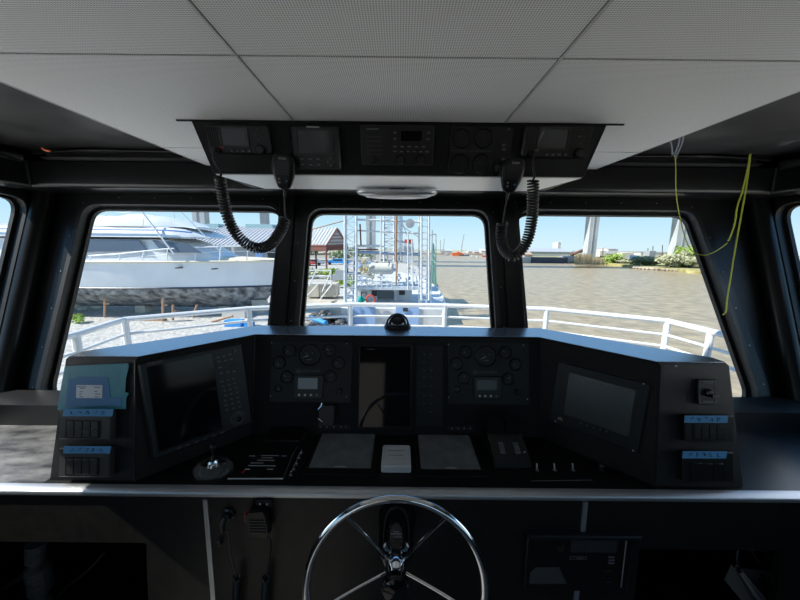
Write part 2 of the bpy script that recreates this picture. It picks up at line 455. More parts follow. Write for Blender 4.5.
struct(MB().box((-1.95,-3.0,-1.70),(1.95,1.25,-1.65)), 'floor', M['floor'])
struct(MB().box((-2.1,-3.2,.44),(2.1,2.15,.50)), 'roof', M['deckp'])
# deckhead above the tiles
dk = MB().box((-1.95,-3.0,.425),(1.95,1.9,.44))
struct(dk, 'trim_1', M['deckhead'])

# ---- perforated ceiling tiles hung in a grid
ti = MB(); g = .0035
xs = [-.915,-.320,.305,.915]; ys = [-2.97,-2.36,-1.75,-1.14,-.526,.084,.694,1.318,1.60]
for i in range(3):
    for j in range(len(ys)-1):
        ti.box((xs[i]+g,ys[j]+g,.355),(xs[i+1]-g,ys[j+1]-g,.367))
ceil = struct(ti, 'ceiling', M['tile'], smooth=0)
tb = MB()
for x in xs: tb.box((x-.011,-2.97,.3665),(x+.011,1.60,.371))
for y in ys: tb.box((-.915,y-.011,.3665),(.915,y+.011,.3705))
struct(tb, 'trim_2', M['rubber'])
tb = MB()
for x in xs[1:3]: tb.box((x-.0012,-2.97,.353),(x+.0012,1.60,.3664))
for x in (xs[0],xs[3]): tb.box((x-.003,-2.97,.3545),(x+.001,1.60,.372))
tb.box((-.915,1.599,.3545),(.915,1.602,.372))
struct(tb, 'trim_3', M['tbar'])
# hanger slats closing the tile tray against the deckhead
struct(MB().box((-.90,-2.97,.372),(-.88,1.55,.425)).box((.88,-2.97,.372),(.90,1.55,.425)), 'trim_4', M['rubber'])

# ---- header beam round the room
def header():
    mb = MB()
    # front beam, rounded lower edge; profile in (Y,z)
    prof = [(1.62,.372),(1.62,.272)]+[(1.62+.02*(1-math.cos(a)), .272-.02*math.sin(a)) for a in [k*PI/8 for k in range(1,5)]]+[(1.90,.252),(1.90,.372)]
    mb.loft([[(x,y,z) for y,z in prof] for x in (-1.93,1.93)])
    return mb
struct(header(), 'trim_5', M['wallp'])
for s,n in ((-1,'trim_6'),(1,'trim_7')):
    prof = [(1.78,.372),(1.775,.262),(1.80,.252),(1.94,.252),(1.94,.372)]
    mb = MB().loft([[(s*x,y,z) for x,z in prof] for y in (-2.95,1.62)])
    struct(mb, n, M['wallp'])
    # raised aluminium edged cover panel at the corner
    struct(MB().box((s*1.772,-1.9,.362),(s*1.79,1.60,.372)).box((s*1.768,-1.9,.254),(s*1.776,1.615,.262)).box((s*1.768,1.606,.254),(s*1.776,1.613,.372)), 'trim_%d' % (8 if s < 0 else 9), M['steel'])
# rounded mouldings under the side beams
for s,n in ((-1,'trim_10'),(1,'trim_11')):
    struct(MB().tube([(s*1.82,-2.9,.385),(s*1.82,1.45,.385),(s*1.78,1.60,.385)], .02, 10), n, M['plastic2'])
# corner posts (round tube trim at the joint of front and side walls) and the mullion covers
for s,n in ((-1,'trim_12'),(1,'trim_13')):
    a = Vector((s*1.90,Yw(.25)-.04,.25)); b = Vector((s*1.90,Yw(-.80)-.04,-.80))
    struct(MB().tube([a,b], .045, 20), n, M['wallp'])
    a = Vector((s*1.80,Yw(.22)-.012,.22)); b = Vector((s*1.80,Yw(-.75)-.012,-.75))
for px,n in ((((283,196),(272,330),(279,196),(268,330)),'trim_14'),(((513,199),(523,333),(508,199),(518,333)),'trim_15')):
    a = FW.pix(*px[0]); b = FW.pix(*px[1])
    sg = -1 if n == 'trim_14' else 1
    mid0 = [(a[0]-sg*.105,a[1]),(b[0]-sg*.105,b[1])]
    pts = [a, (a[0]-sg*.075,a[1]), (b[0]-sg*.075, fy(-.78)), (b[0]+sg*.008, fy(-.78))]
    struct(MB(FW.M).prism(pts, .0, .028), n, M['wallp'])
# thin bright edge of each mullion cover
for (u0,v0,u1,v1),n in (((282.5,196,271.5,330),'trim_16'),((513.5,199,523.5,333),'trim_17')):
    a = FW.pix(u0,v0); b = FW.pix(u1,v1)
    struct(MB(FW.M).tube([(a[0],a[1],.028),(b[0],b[1],.028)], .0022, 6), n, M['plastic2'])

# ---- perforated cable trays on the front beam
for s in (-1,1):
    t = thing('cable_tray', (s*1.25,1.61,.372), 'dark perforated steel cable tray above the %s front window' % ('left' if s < 0 else 'right'), 'cable tray')
    hs = []
    L = .78
    fr = Frame((s*1.28,1.612,.392), (1,0,0), (0,.25,1))
    for k in range(9):
        hs.append(rrect(-L/2+.045+k*.086, -.004+(.004 if k%2 else -.003), .014, .006, .002, 2))
    MB(fr.M).prism(rrect(0,0,L,.036,.002,2), -.002, .002, hs).build('tray_face', M['dim'], t)
    MB(fr.M).box((-L/2,-.020,.002),(L/2,-.017,.03)).build('tray_flange', M['plastic2'], t)
    for k in range(3):
        y0 = 1.64
        MB().tube(smooth([(s*.9,1.60+.012*k,.412),(s*1.2,1.60+.01*k,.414),(s*1.45,1.58+.012*k,.410),(s*1.72,1.60,.40+.003*k)],6), .005, 6).build('cable', M['cable'], t)
# ================================================================= counter and helm console
TR = -.80
YP = .935
FP = Frame((0,YP,-.80), (1,0,0), (0,0,1))
co = thing('helm_counter', (0,.95,-1.65), 'long black counter with an aluminium front edge across the whole wheelhouse', 'counter')
MB().box((-1.19,.955,-.83),(1.16,1.44,-.80)).build('worktop', M['plate'], co)
MB().box((-1.95,.955,-.83),(-1.19,1.32,-.80)).build('side_ledge', M['dust'], co, label='dusty scratched black ledge')
MB().box((1.16,.955,-.83),(1.95,1.32,-.80)).build('side_ledge', M['ledge'], co)
MB().box((-1.95,1.30,-.80),(-1.13,1.445,-.705)).build('window_sill', M['rubber'], co)
MB().box((1.13,1.30,-.80),(1.95,1.445,-.705)).build('window_sill', M['rubber'], co)
tr = MB().loft([[(x,.955,-.798),(x,.925,-.798),(x,.9215,-.8015),(x,.9215,-.814),(x,.924,-.817),(x,.955,-.817)] for x in (-1.95,1.95)])
tr.build('edge_trim', M['alu'], co, smooth=60, label='long satin aluminium edge trim')
def fpoly(px): return [FP.pix(u,v) for u,v in px]
holeL = fpoly([(-60,543),(146,543),(150,650),(-60,650)]); holeR = fpoly([(640,549),(781,551),(772,650),(628,650)])
holeL[0] = (-1.80, holeL[1][1]); holeL[3] = (-1.80, holeL[2][1])
MB(FP.M).prism([(-1.95,-.85),(1.95,-.85),(1.95,-.017),(-1.95,-.017)], -.02, 0, [holeL, holeR]).build('front_panel', M['panel'], co)
for a,b in (((206,499),(216,640)),((585,501),(573,640))):
    p = FP.pix(*a); q = FP.pix(*b)
    MB(FP.M).prism([(q[0]-.0085,-.845),(q[0]+.0085,-.845),(p[0]+.0075,p[1]),(p[0]-.0075,p[1])], 0, .006).build('joint_strip', M['alu'], co, label='thin vertical aluminium strip')
# shelves and back of the two open recesses
MB().box((-1.94,.96,-1.63),(1.94,1.45,-1.60)).box((-1.94,1.40,-1.60),(1.94,1.42,-.84)).box((-.62,.96,-1.6),(-.60,1.4,-.84)).box((.70,.96,-1.6),(.72,1.4,-.84)).build('cupboard_back', M['plate'], co)

# console body
Dt = -.39
def body():
    bot = [(-1.18,.972),(-.89,.972),(-.62,1.25),(.60,1.25),(.87,.972),(1.168,.972),(1.168,1.10),(.68,1.42),(-.70,1.42),(-1.17,1.10)]
    top = [(-1.138,1.05),(-.90,1.05),(-.625,1.345),(.604,1.345),(.89,1.05),(1.125,1.05),(1.125,1.095),(.67,1.50),(-.68,1.50),(-1.138,1.095)]
    return bot, top
bot, top = body(); n = 10
tp = [(x,y,Dt) for x,y in top]; bt = [(x,y,-.80) for x,y in bot]
# chamfered top edge
cen = Vector((0,1.3)); ins = [((x-.0)*.994, y-(y-1.27)*.03) for x,y in top]
mb = MB()
vs = bt + [(x,y,Dt-.008) for x,y in top] + [(x,y,Dt) for x,y in ins]
fs = [tuple(range(n))[::-1]]
for L in (0,n):
    for i in range(n):
        j = (i+1)%n; fs.append((L+i,L+j,L+j+n,L+i+n))
mb.add(vs, fs)
hc = thing('helm_console', (0,1.2,-.80), 'wide black wraparound helm console standing on the counter below the windows', 'console')
mb.build('console_body', M['body'], hc, smooth=20)
MB().prism([(x*.999,y) for x,y in ins], Dt, Dt+.002).build('console_top', M['top'], hc, label='smooth console top tinted the blue of the sky it reflects')
# edge beads where the faces of the console meet
for i in (1,2,3,4):
    MB().tube([Vector(bt[i])+Vector((0,-.002,0)), Vector(tp[i])+Vector((0,-.002,-.008))], .003, 6).build('edge_bead', M['plate'], hc)
def face(i, j):    # frame of the console face between corners i and j
    a,b = Vector(bt[i]),Vector(bt[j]); ta,tb_ = Vector(tp[i]),Vector(tp[j])
    return Frame((a+b)/2, b-a, (ta+tb_)/2-(a+b)/2)
FE = face(0,1); FL = face(1,2); FC = face(2,3); FR = face(3,4); FE2 = face(4,5)
FD = Frame((0,1.1,-.80), (1,0,0), (0,1,0))
FT = Frame((0,1.4,Dt+.002), (1,0,0), (0,1,0))

def dash(mb, x, y, w, z, h=.0016): mb.prism([(x-w/2,y-h/2),(x+w/2,y-h/2),(x+w/2,y+h/2),(x-w/2,y+h/2)], z-.0006, z+.0004)

# ---- round gauge: bezel with dial and needle below
def gauge(parent, fr, u, v, rp, ang, name='gauge'):
    x, y, w, h = fr.box(u-rp,v-rp,u+rp,v+rp); r = (w+h)/4
    b = MB(fr.M).lathe([(r,0),(r,.008),(r*.94,.011),(r*.86,.010),(r*.83,.004),(r*.83,.0)], (x,y,0), 28).build(name, M['plastic'], parent)
    MB(fr.M).cyl((x,y,0), r*.84, .0005, .0035, 28).build('dial', M['gloss'], b)
    mk = MB(fr.M)
    nt = 11 if r > .03 else 7
    for k in range(nt):
        a = math.radians(220-260*k/(nt-1)); c, s = math.cos(a), math.sin(a); r0, r1, t = r*.66, r*.77, r*.018
        mk.prism([(x+c*r0+s*t,y+s*r0-c*t),(x+c*r1+s*t,y+s*r1-c*t),(x+c*r1-s*t,y+s*r1+c*t),(x+c*r0-s*t,y+s*r0+c*t)], .0035, .0042)
    dash(mk, x, y-r*.38, r*.5, .0042, r*.08); dash(mk, x-r*.25, y+r*.15, r*.16, .0042, r*.1); dash(mk, x+r*.28, y+r*.15, r*.14, .0042, r*.1)
    mk.build('dial_marks', M['markd'], b)
    a = math.radians(ang); c, s = math.cos(a), math.sin(a)
    MB(fr.M).prism([(x+s*r*.05,y-c*r*.05),(x+c*r*.66,y+s*r*.66),(x-s*r*.05,y+c*r*.05),(x-c*r*.12,y-s*r*.12)], .0043, .005).build('needle', M['mark'], b)
    MB(fr.M).lathe([(r*.12,.0043),(r*.1,.007),(0,.007)], (x,y,0), 10).build('needle_hub', M['plastic2'], b)
    return b
def screw(parent, fr, u, v, h=.004, r=.0032):
    x,y = fr.pix(u,v); MB(fr.M).lathe([(r,h),(r*.8,h+.0015),(0,h+.002)], (x,y,0), 10).build('screw', M['bolt'], parent)

def engine_panel(side, px, label):
    # px: mapping of the left panel's pixel layout
    fr = FC
    u0,v0,u1,v1 = px['plate']
    x,y,w,h = fr.box(u0,v0,u1,v1)
    t = thing('engine_instrument_panel', fr.w(x,y-h/2,0), label, 'instrument panel', 'engine instrument panels on the console')
    MB(fr.M).slab(x,y,w,h,0,.004,.004,.001).build('panel_plate', M['plate'], t)
    for k,(u,v,r,a) in enumerate(px['g']): gauge(t, fr, u, v, r, a)
    # small display unit with a light screen and four keys
    u0,v0,u1,v1 = px['disp']; x,y,w,h = fr.box(u0,v0,u1,v1)
    d = MB(fr.M).slab(x,y,w,h,0,.012,.006,.002).build('display_unit', M['plastic'], t)
    u0,v0,u1,v1 = px['lcd']; x2,y2,w2,h2 = fr.box(u0,v0,u1,v1,.012)
    MB(fr.M).slab(x2,y2,w2,h2,.0118,.0125,.001).build('display_screen', px['lm'], d)
    for k in range(4):
        MB(fr.M).slab(x-w*.30+k*w*.2,y-h*.36,w*.07,w*.07,.0115,.014,.001).build('key', M['mark'] if k < 3 else M['markd'], d)
    # maker's emblem and name
    u,v = px['logo']; x,y = fr.pix(u,v)
    MB(fr.M).prism(rrect(x,y,.021,.018,.005,4), .004, .0046, [rrect(x,y,.018,.015,.004,4)]).prism([(x-.006,y-.003),(x-.002,y-.005),(x+.005,y-.003),(x+.006,y+.002),(x+.002,y),(x-.003,y+.004)], .004, .0046).build('emblem', M['markd'], t)
    MB(fr.M).text('JOHN DEERE', x+.017, y, .0135, .0045, 'LEFT').build('lettering', M['markd'], t, smooth=0)
    for u,v in px['scr']: screw(t, fr, u, v)
    for u,v in px['key']:
        x,y = fr.pix(u,v)
        MB(fr.M).lathe([(.013,.004),(.013,.012),(.010,.014),(.006,.014)], (x,y,0), 16).box((x-.002,y-.010,.013),(x+.002,y+.010,.022)).build('ignition_switch', M['plastic'], t)
    for u,v in px['btn']:
        x,y = fr.pix(u,v)
        b = MB(fr.M).lathe([(.015,.004),(.015,.008),(.012,.010),(.011,.006),(0,.006)], (x,y,0), 18).build('push_button', M['plastic'], t)
        m2 = MB(fr.M); dash(m2, x+.002, y-.002, .012, .0068, .003); m2.build('button_mark', M['markd'], b)
    return t
engine_panel(0, dict(plate=(271,341,352,402), g=[(309.5,355,11.5,200),(289.5,350.5,6.8,210),(329.5,350.5,6.8,150),(279.5,362.5,6.8,230),(338.5,363,6.6,190),(287,377,6.6,140),(330.5,376.5,6.4,60)],
     disp=(294.5,374.5,323.5,397.5), lcd=(298,378,317.5,389), lm=M['lcd'], logo=(298.8,370.8), scr=[(272,342.5),(347,343.5),(271,396),(346.5,396.5)], key=[(340,391)], btn=[(278.5,388.5)]),
     'left black engine gauge panel with a lit grey display and seven round dials')
engine_panel(1, dict(plate=(448,342,529,404), g=[(486,356,11.2,210),(466,352,6.6,200),(505.5,352.5,6.6,150),(456.5,364,6.6,215),(515.5,364.5,6.4,190),(464,378,6.4,90),(508,379,6.2,60)],
     disp=(473.5,376,501,398.5), lcd=(477,380,497,390), lm=M['screend'], logo=(475,372), scr=[(448.3,344.5),(523,345),(448.5,397),(527,399)], key=[(517,392)], btn=[(457,389)]),
     'right black engine gauge panel with a dark unlit display and seven round dials')

# ---- gloss black glass display between the two engine panels
fr = FC; x,y,w,h = fr.box(358,344,412,428)
t = thing('glass_display', fr.w(x,y-h/2,0), 'tall gloss black glass display in the middle of the console reflecting the wheel', 'display')
MB(fr.M).slab(x,y,w,h,0,.010,.010,.003).build('display_housing', M['plastic'], t)
MB(fr.M).slab(x,y,w*.93,h*.95,.0098,.0115,.006).build('glass_screen', M['gloss'], t)
mm = MB(fr.M); q = fr.pix(371,349); dash(mm, q[0], q[1], .034, .012, .0018); mm.build('lettering', M['markd'], t)

# ---- breaker and switch strip with tiny labels
x,y,w,h = fr.box(416,345,443,426)
t = thing('switch_label_panel', fr.w(x,y-h/2,0), 'narrow black switch panel with two columns of small grey labels', 'switch panel')
MB(fr.M).slab(x,y,w,h,0,.004,.003,.001).build('panel_plate', M['plate'], t)
rows = [354.5,362.5,370.5,377.5,386.5,395.5,403.5,412]
for k,v in enumerate(rows):
    for c,u in enumerate((424,431)):
        if (k,c) in ((7,0),(1,1)): continue
        q = fr.pix(u,v)
        s = MB(fr.M).slab(q[0],q[1]-.010,.013,.012,.003,.008,.002,.001).build('rocker_switch', M['plastic'], t)
        m2 = MB(fr.M); dash(m2, q[0], q[1]+.002, .013, .0048, .0025); m2.build('switch_label', M['markd'], s)

# ---- left wing: radar
def pixquad(fr, pts, h=0): return [fr.pix(u,v,h) for u,v in pts]
fr = FL
out = pixquad(fr, [(149,457),(139,363),(239,343),(253,423)])
cxs = [sum(p[i] for p in out)/4 for i in (0,1)]
def rectfit(q):   # best upright rectangle around a traced quad
    x0 = (q[0][0]+q[1][0])/2; x1 = (q[2][0]+q[3][0])/2; y0 = (q[0][1]+q[3][1])/2; y1 = (q[1][1]+q[2][1])/2
    return (x0+x1)/2,(y0+y1)/2,abs(x1-x0),abs(y1-y0)
x,y,w,h = rectfit(out); RX,RY,RW,RH = x,y,w,h
t = thing('radar_display', fr.w(x,y-h/2,0), 'large dark radar display with a keypad angled on the left wing of the console', 'radar')
MB(fr.M).slab(x,y,w,h,0,.022,.010,.006).build('display_housing', M['bezel'], t)
q = pixquad(fr, [(158,447),(147,368),(213,352.5),(222,432)], .022)
sx,sy,sw,sh = rectfit(q)
MB(fr.M).prism(rrect(sx,sy,sw*1.05,sh*1.05,.004), .0215, .0245, [rrect(sx,sy,sw,sh,.003)]).build('screen_bezel', M['plastic'], t)
MB(fr.M).slab(sx,sy,sw,sh,.0215,.0228,.003).build('screen', M['screen'], t)
MB(fr.M).text('FURUNO', sx-sw/2+.004, sy+sh/2+.0095, .011, .0226, 'LEFT').build('lettering', M['markm'], t, smooth=0)
def key(t, fr, x, y, w, h, z, m='key', mark=True, name='key'):
    k = MB(fr.M).slab(x,y,w,h,z-.001,z+.003,.002,.001,3).build(name, M[m], t)
    if mark:
        m2 = MB(fr.M); dash(m2, x, y, w*.6, z+.0034, h*.28); m2.build('key_mark', M['markm'], k)
    return k
kx = sx+sw/2+ (x+w/2-(sx+sw/2))/2; kw = (x+w/2-(sx+sw/2))
def kp(u,v): return fr.pix(u,v,.022)
keys = [(218,357.5),(223.5,356),(229.5,354.5),(219,361.5),(225,360.5),(231,359),(220,367.5),(221,373),(227.5,372),(234,371)]
for u,v in keys: q = kp(u,v); key(t, fr, q[0], q[1], .015, .009, .022)
for r in range(4):
    for c in range(3):
        q = kp(222+c*5.7+r*1.2, 381.5+r*4.6-c*1.5); key(t, fr, q[0], q[1], .012, .008, .022)
for r in range(3):
    for c in range(3):
        q = kp(225+c*6.2+r*1.1, 400.5+r*4.6-c*1.6); key(t, fr, q[0], q[1], .013, .008, .022)
q = kp(234,365.5); MB(fr.M).slab(q[0],q[1],.022,.018,.0215,.025,.002,.001).build('key', M['plastic'], t)
q = kp(234.5,351); MB(fr.M).lathe([(.008,.022),(.007,.026),(0,.0265)], (q[0],q[1],0), 16).build('power_key', M['key'], t)
q = kp(238,419)
dl = MB(fr.M).lathe([(.030,.022),(.030,.0245),(.026,.025),(.025,.023),(.017,.023),(.016,.030),(.013,.032),(0,.030)], (q[0],q[1],0), 28).build('trackball_ring', M['key'], t)
MB(fr.M).ball((q[0],q[1],.028), .011, 14).build('trackball', M['gloss'], dl)
for k in range(6):
    q = kp(179+k*8.6, 448-k*3.1); key(t, fr, q[0], q[1], .018, .007, .022)

# ---- right wing: monitor
fr = FR
q = pixquad(fr, [(551,424),(557,362),(648,383),(642,450)]); x,y,w,h = rectfit(q)
t = thing('chart_monitor', fr.w(x,y-h/2,0), 'flush dark grey flat monitor angled on the right wing of the console', 'monitor')
MB(fr.M).slab(x,y,w,h,0,.008,.006,.002).build('monitor_bezel', M['plate'], t)
q = pixquad(fr, [(564,415.5),(568.5,373.5),(636,389),(628.5,434.5)], .008); sx,sy,sw,sh = rectfit(q)
MB(fr.M).slab(sx,sy,sw,sh,.007,.009,.003).build('screen', M['screend'], t)
for u,v in ((644,383.5),(633.5,450),(556,421),(676,366)): screw(t, fr, u, v, .008 if u < 650 else 0)
q = fr.pix(560,418.5,.008); MB(fr.M).prism([(q[0]-.011,q[1]-.006),(q[0]+.012,q[1]-.006),(q[0]+.006,q[1]+.006),(q[0]-.004,q[1]+.006)], .008, .0088).build('emblem', mat('gold_label',(.16,.12,.05),.5), t, label='small gold maker label')
for k in range(5):
    q = fr.pix(581+k*6.3, 423.5+k*2, .008); MB(fr.M).lathe([(.0035,.008),(.0035,.0105),(0,.011)], (q[0],q[1],0), 10).build('key', M['key'], t)

# ---- left end: teal film, taped paper and the two switch boxes
fr = FE
pts = [fr.pix(u,v) for u,v in ((66,366),(129,363),(130,366),(127,378),(126,392),(130,393),(127,398),(127,408.5),(58.5,409.5),(62,388))]
pl = thing('protective_film', fr.w(-.03,.2,0), 'teal protective film taped over the instrument at the left end of the console', 'protective film')
MB(fr.M).slab(0,fr.pix(90,388)[1],.17,.11,0,.003,.004).build('cover_plate', M['plate'], pl)
MB(fr.M).prism(pts, .003, .0042).build('film', M['teal'], pl)
bp_ = [fr.pix(u,v,.004) for u,v in ((66,404),(69,379),(77,379),(77,376.5),(108,377),(111,397),(121,398),(122,405.5),(65,407))]
MB(fr.M).prism(bp_, .0044, .0052).build('masking_tape', M['blue2'], pl)
x,y,w,h = fr.box(76.5,385,102.5,398,.005)
pa = MB(fr.M).slab(x,y,w,h,.0053,.0060,.001).build('paper_label', M['paper'], pl, label='small white printed paper label')
mk = MB(fr.M)
for (dx,dy,ww) in ((-.3,.36,.34),(-.26,.24,.16),(.3,.34,.24),(-.3,-.02,.1),(.26,.02,.1),(-.3,-.4,.1),(.3,-.4,.12),(.33,-.18,.2),(-.34,-.2,.08)):
    dash(mk, x+dx*w, y+dy*h, ww*w, .0066, h*.05)
mk.build('print', M['markd'], pa)

def scribble(mb, x0, x1, y, h, z, seed, n=5):
    rnd = random.Random(seed); w = (x1-x0)/n
    for k in range(n):
        pts = [Vector((x0+w*(k+.15+.6*rnd.random()*.9), y+h*(rnd.random()-.5), z)) for _ in range(5)]
        pts.sort(key=lambda p: p.x+rnd.random()*w*.4)
        mb.tube(smooth(pts,3), .0008, 4)
    return mb
def switch_box(fr, pxbox, pxtape, cols, rows, label, seed, depth=.022, body='boxgrey'):
    x,y,w,h = fr.box(*pxbox)
    t = thing('switch_box', fr.w(x,y-h/2,0), label, 'switch box', 'taped switch boxes on the console ends')
    MB(fr.M).slab(x,y,w,h,0,depth,.004,.003).build('box_body', M[body], t)
    px = x-w*.02; py = y-h*.12; pw = w*.66; ph = h*.62
    MB(fr.M).prism(rrect(px,py,pw,ph,.002), depth-.0005, depth+.002, [rrect(px,py,pw*.94,ph*.92,.001)]).build('switch_frame', M['plate'], t)
    for c in range(cols):
        for r in range(rows):
            MB(fr.M).slab(px-pw*.47+pw*.94*(c+.5)/cols, py-ph*.46+ph*.92*(r+.5)/rows, pw*.94/cols*.90, ph*.92/rows*.90, depth-.0005, depth+.0035, .001, .001,2).build('rocker_switch', M['plastic2'] if body == 'boxgrey' else M['plastic'], t)
    x,y,w,h = fr.box(*pxtape, depth)
    tp_ = roundpoly([(x-w/2,y-h/2),(x+w/2-.003,y-h/2+.001),(x+w/2,y+h/2),(x-w/2+.003,y+h/2-.001)], .0008, 2)
    tt = MB(fr.M).prism(tp_, depth+.0036, depth+.0044).build('masking_tape', M['tape'], t)
    scribble(MB(fr.M), x-w*.38, x+w*.38, y, h*.6, depth+.0046, seed).build('handwriting', M['ink'], tt)
    return t
switch_box(FE, (65,409,116,437), (64,408.5,114.5,416), 4, 2, 'upper grey switch box with blue handwritten tape at the left end, under the teal film', 3)
switch_box(FE, (65,445.5,115,474), (64.5,445.5,112,453), 4, 1, 'lower grey switch box with blue handwritten tape at the left end of the console', 4)
switch_box(FE2, (681,414,729,440), (683,415,727,422.5), 4, 1, 'upper dark switch box with blue handwritten tape at the right end of the console', 5, .016, 'plate')
switch_box(FE2, (679,450,729,480), (681,450.5,726,458), 3, 1, 'lower dark switch box with blue handwritten tape at the right end of the console', 6, .016, 'plate')

# ---- rotary selector plate on the right end
fr = FE2; x,y,w,h = fr.box(696,379,715,404)
t = thing('rotary_switch', fr.w(x,y-h/2,0), 'black rotary selector switch plate at the top of the right console end', 'switch')
MB(fr.M).slab(x,y,w,h,0,.008,.004,.002).build('switch_plate', M['plastic'], t)
MB(fr.M).prism(rrect(x,y,w*.86,h*.88,.003), .008, .0088, [rrect(x,y,w*.80,h*.84,.002)]).build('plate_outline', M['markd'], t)
MB(fr.M).lathe([(.014,.008),(.013,.018),(.010,.022),(0,.022)], (x,y-.002,0), 18).box((x-.004,y-.014,.018),(x+.018,y-.004,.030)).build('selector_knob', M['gloss'], t)
m2 = MB(fr.M); dash(m2, x, y-h*.37, w*.5, .0092, .003); dash(m2, x, y+h*.37, w*.5, .0092, .0018); m2.build('lettering', M['markd'], t)

# ---- dome compass on the console top
c = PZ(397.5,327.5,Dt)
t = thing('dome_compass', (c.x,c.y,Dt+.002), 'gloss black domed compass on top of the console before the middle window', 'compass')
MB().lathe([(.062,Dt+.002),(.064,Dt+.006),(.058,Dt+.016),(.046,Dt+.020)], (c.x,c.y,0), 32).build('compass_base', M['plastic'], t)
MB().ball((c.x,c.y,Dt+.016), .043, 28, 1.12, True).build('compass_dome', M['gloss'], t)
hp = [(c.x+.051*math.cos(a), c.y-.012, Dt+.012+.056*math.sin(a)) for a in [k*PI/14 for k in range(15)]]
MB().tube(hp, .0045, 8).build('compass_hood', M['plastic'], t)

# ================================================================= things on the desk
def deskbox(u0,v0,u1,v1): return FD.box(u0,v0,u1,v1)
# two covered glass screens
for (q,lab) in (([(313,469),(319,435.5),(373,435),(373.5,470)],'left grey glass screen lying in the desk beside the white box'),
               ([(421,471),(418,436),(470,437),(479,470.5)],'right grey glass screen lying in the desk beside the throttle')):
    x,y,w,h = rectfit([FD.pix(u,v) for u,v in q])
    t = thing('desk_screen', (x,1.1+y-h/2,-.80), lab, 'screen', 'glass screens in the desk')
    MB(FD.M).slab(x,y-.01,w+.028,h+.05,0,.006,.006,.002).build('screen_bezel', M['plate'], t)
    MB(FD.M).slab(x,y,w,h,.0055,.0072,.004).build('glass_screen', M['desk_screen'], t)
    m2 = MB(FD.M); dash(m2, x, y-h/2+.006, .04, .0076, .0025); m2.build('lettering', M['mark'], t)
# white box between them
x,y,w,h = deskbox(382,450,410.5,472)
t = thing('white_box', (x,1.1+y-h/2,-.80), 'small white plastic box with a pale top label on the desk between the glass screens', 'box')
MB(FD.M).slab(x,y,w,h,0,.026,.008,.004).build('box_body', M['white'], t)
MB(FD.M).slab(x,y+.006,w*.78,h*.62,.0255,.0275,.004,.001).build('box_lid', M['white'], t)
m2 = MB(FD.M); dash(m2, x, y+h*.18, w*.6, .0280, .0012); dash(m2, x, y-h*.05, w*.5, .0280, .0010); m2.build('label_print', M['markd'], t)

# twin throttle control
x,y,w,h = deskbox(484,424,527,482)
t = thing('throttle_control', (x,1.1+y-h/2,-.80), 'black twin lever throttle control head standing on the desk right of the screens', 'throttle')
w = .135; x0 = x-w/2
prof = [(-.085,0),(-.080,.018),(-.055,.030),(-.01,.050),(.03,.066),(.065,.060),(.085,.030),(.090,0)]
MB().loft([[(xx,1.1+y+p,-.80+q) for p,q in prof] for xx in (x0,x0+w)]).build('control_head', M['plastic'], t, smooth=20)
for k,dx in enumerate((-.032,.032)):
    yy = 1.1+y+.045
    MB().loft([[(x+dx-.030,yy-.02,-.80+a),(x+dx-.030,yy+.02,-.80+a+.01),(x+dx+.030,yy+.02,-.80+a+.01),(x+dx+.030,yy-.02,-.80+a)] for a in (.06,.115)]).build('lever', M['plastic'], t)
for dx in (-.026,.030):
    for k in range(4):
        MB().box((x+dx-.009,1.1+y-.050+k*.011,-.80+.032+k*.005),(x+dx+.009,1.1+y-.043+k*.011,-.80+.0385+k*.005)).build('indicator', M['markd'], t)
MB().ball((x+.055,1.1+y-.045,-.764), .003, 8).build('indicator_light', M['mark'], t)

# joystick under a clear bag
c = PZ(214,470,-.80)
t = thing('joystick', (c.x,c.y,-.80), 'chrome collared joystick under clear plastic at the left of the desk', 'joystick')
MB().lathe([(.045,-.80),(.045,-.792),(.030,-.788),(.022,-.780)], (c.x,c.y,0), 24).build('joystick_base', M['plastic'], t)
MB().lathe([(.020,-.782),(.023,-.778),(.021,-.770),(.018,-.768),(.020,-.764),(.017,-.757)], (c.x,c.y,0), 20).build('collar', M['chrome'], t, label='polished chrome collar')
MB().tube([(c.x,c.y,-.76),(c.x+.002,c.y+.005,-.735),(c.x+.002,c.y+.006,-.715)], [.006,.006,.010], 10).ball((c.x+.002,c.y+.006,-.712), .012, 12).build('lever', M['plastic'], t)
rnd = random.Random(3); sec = []
for k,(r,z) in enumerate(((.062,-.799),(.058,-.785),(.048,-.772),(.038,-.766))):
    sec.append([(c.x+r*1.05*math.cos(a)*(1+.10*rnd.random()), c.y+r*.8*math.sin(a)*(1+.10*rnd.random()), z) for a in [2*PI*i/20 for i in range(20)]])
MB().loft(sec, False).build('clear_cover', M['clear'], t, fix=False)
# dark box at the back of the desk (left)
b0 = PZ(263,447,-.80); b1 = PZ(300,447,-.80)
t = thing('hinged_box', (b0.x+.05,b0.y,-.80), 'low dark box with a chamfered lid at the back left of the desk', 'box')
MB().box((b0.x,b0.y,-.80),(b1.x,b0.y+.085,-.775)).build('box_body', M['plastic'], t)
MB().hexa([(b0.x,b0.y,-.775),(b1.x,b0.y,-.775),(b1.x,b0.y+.085,-.775),(b0.x,b0.y+.085,-.775)],[(b0.x+.006,b0.y+.004,-.770),(b1.x-.006,b0.y+.004,-.770),(b1.x-.006,b0.y+.08,-.764),(b0.x+.006,b0.y+.08,-.764)]).build('box_lid', M['plastic'], t)
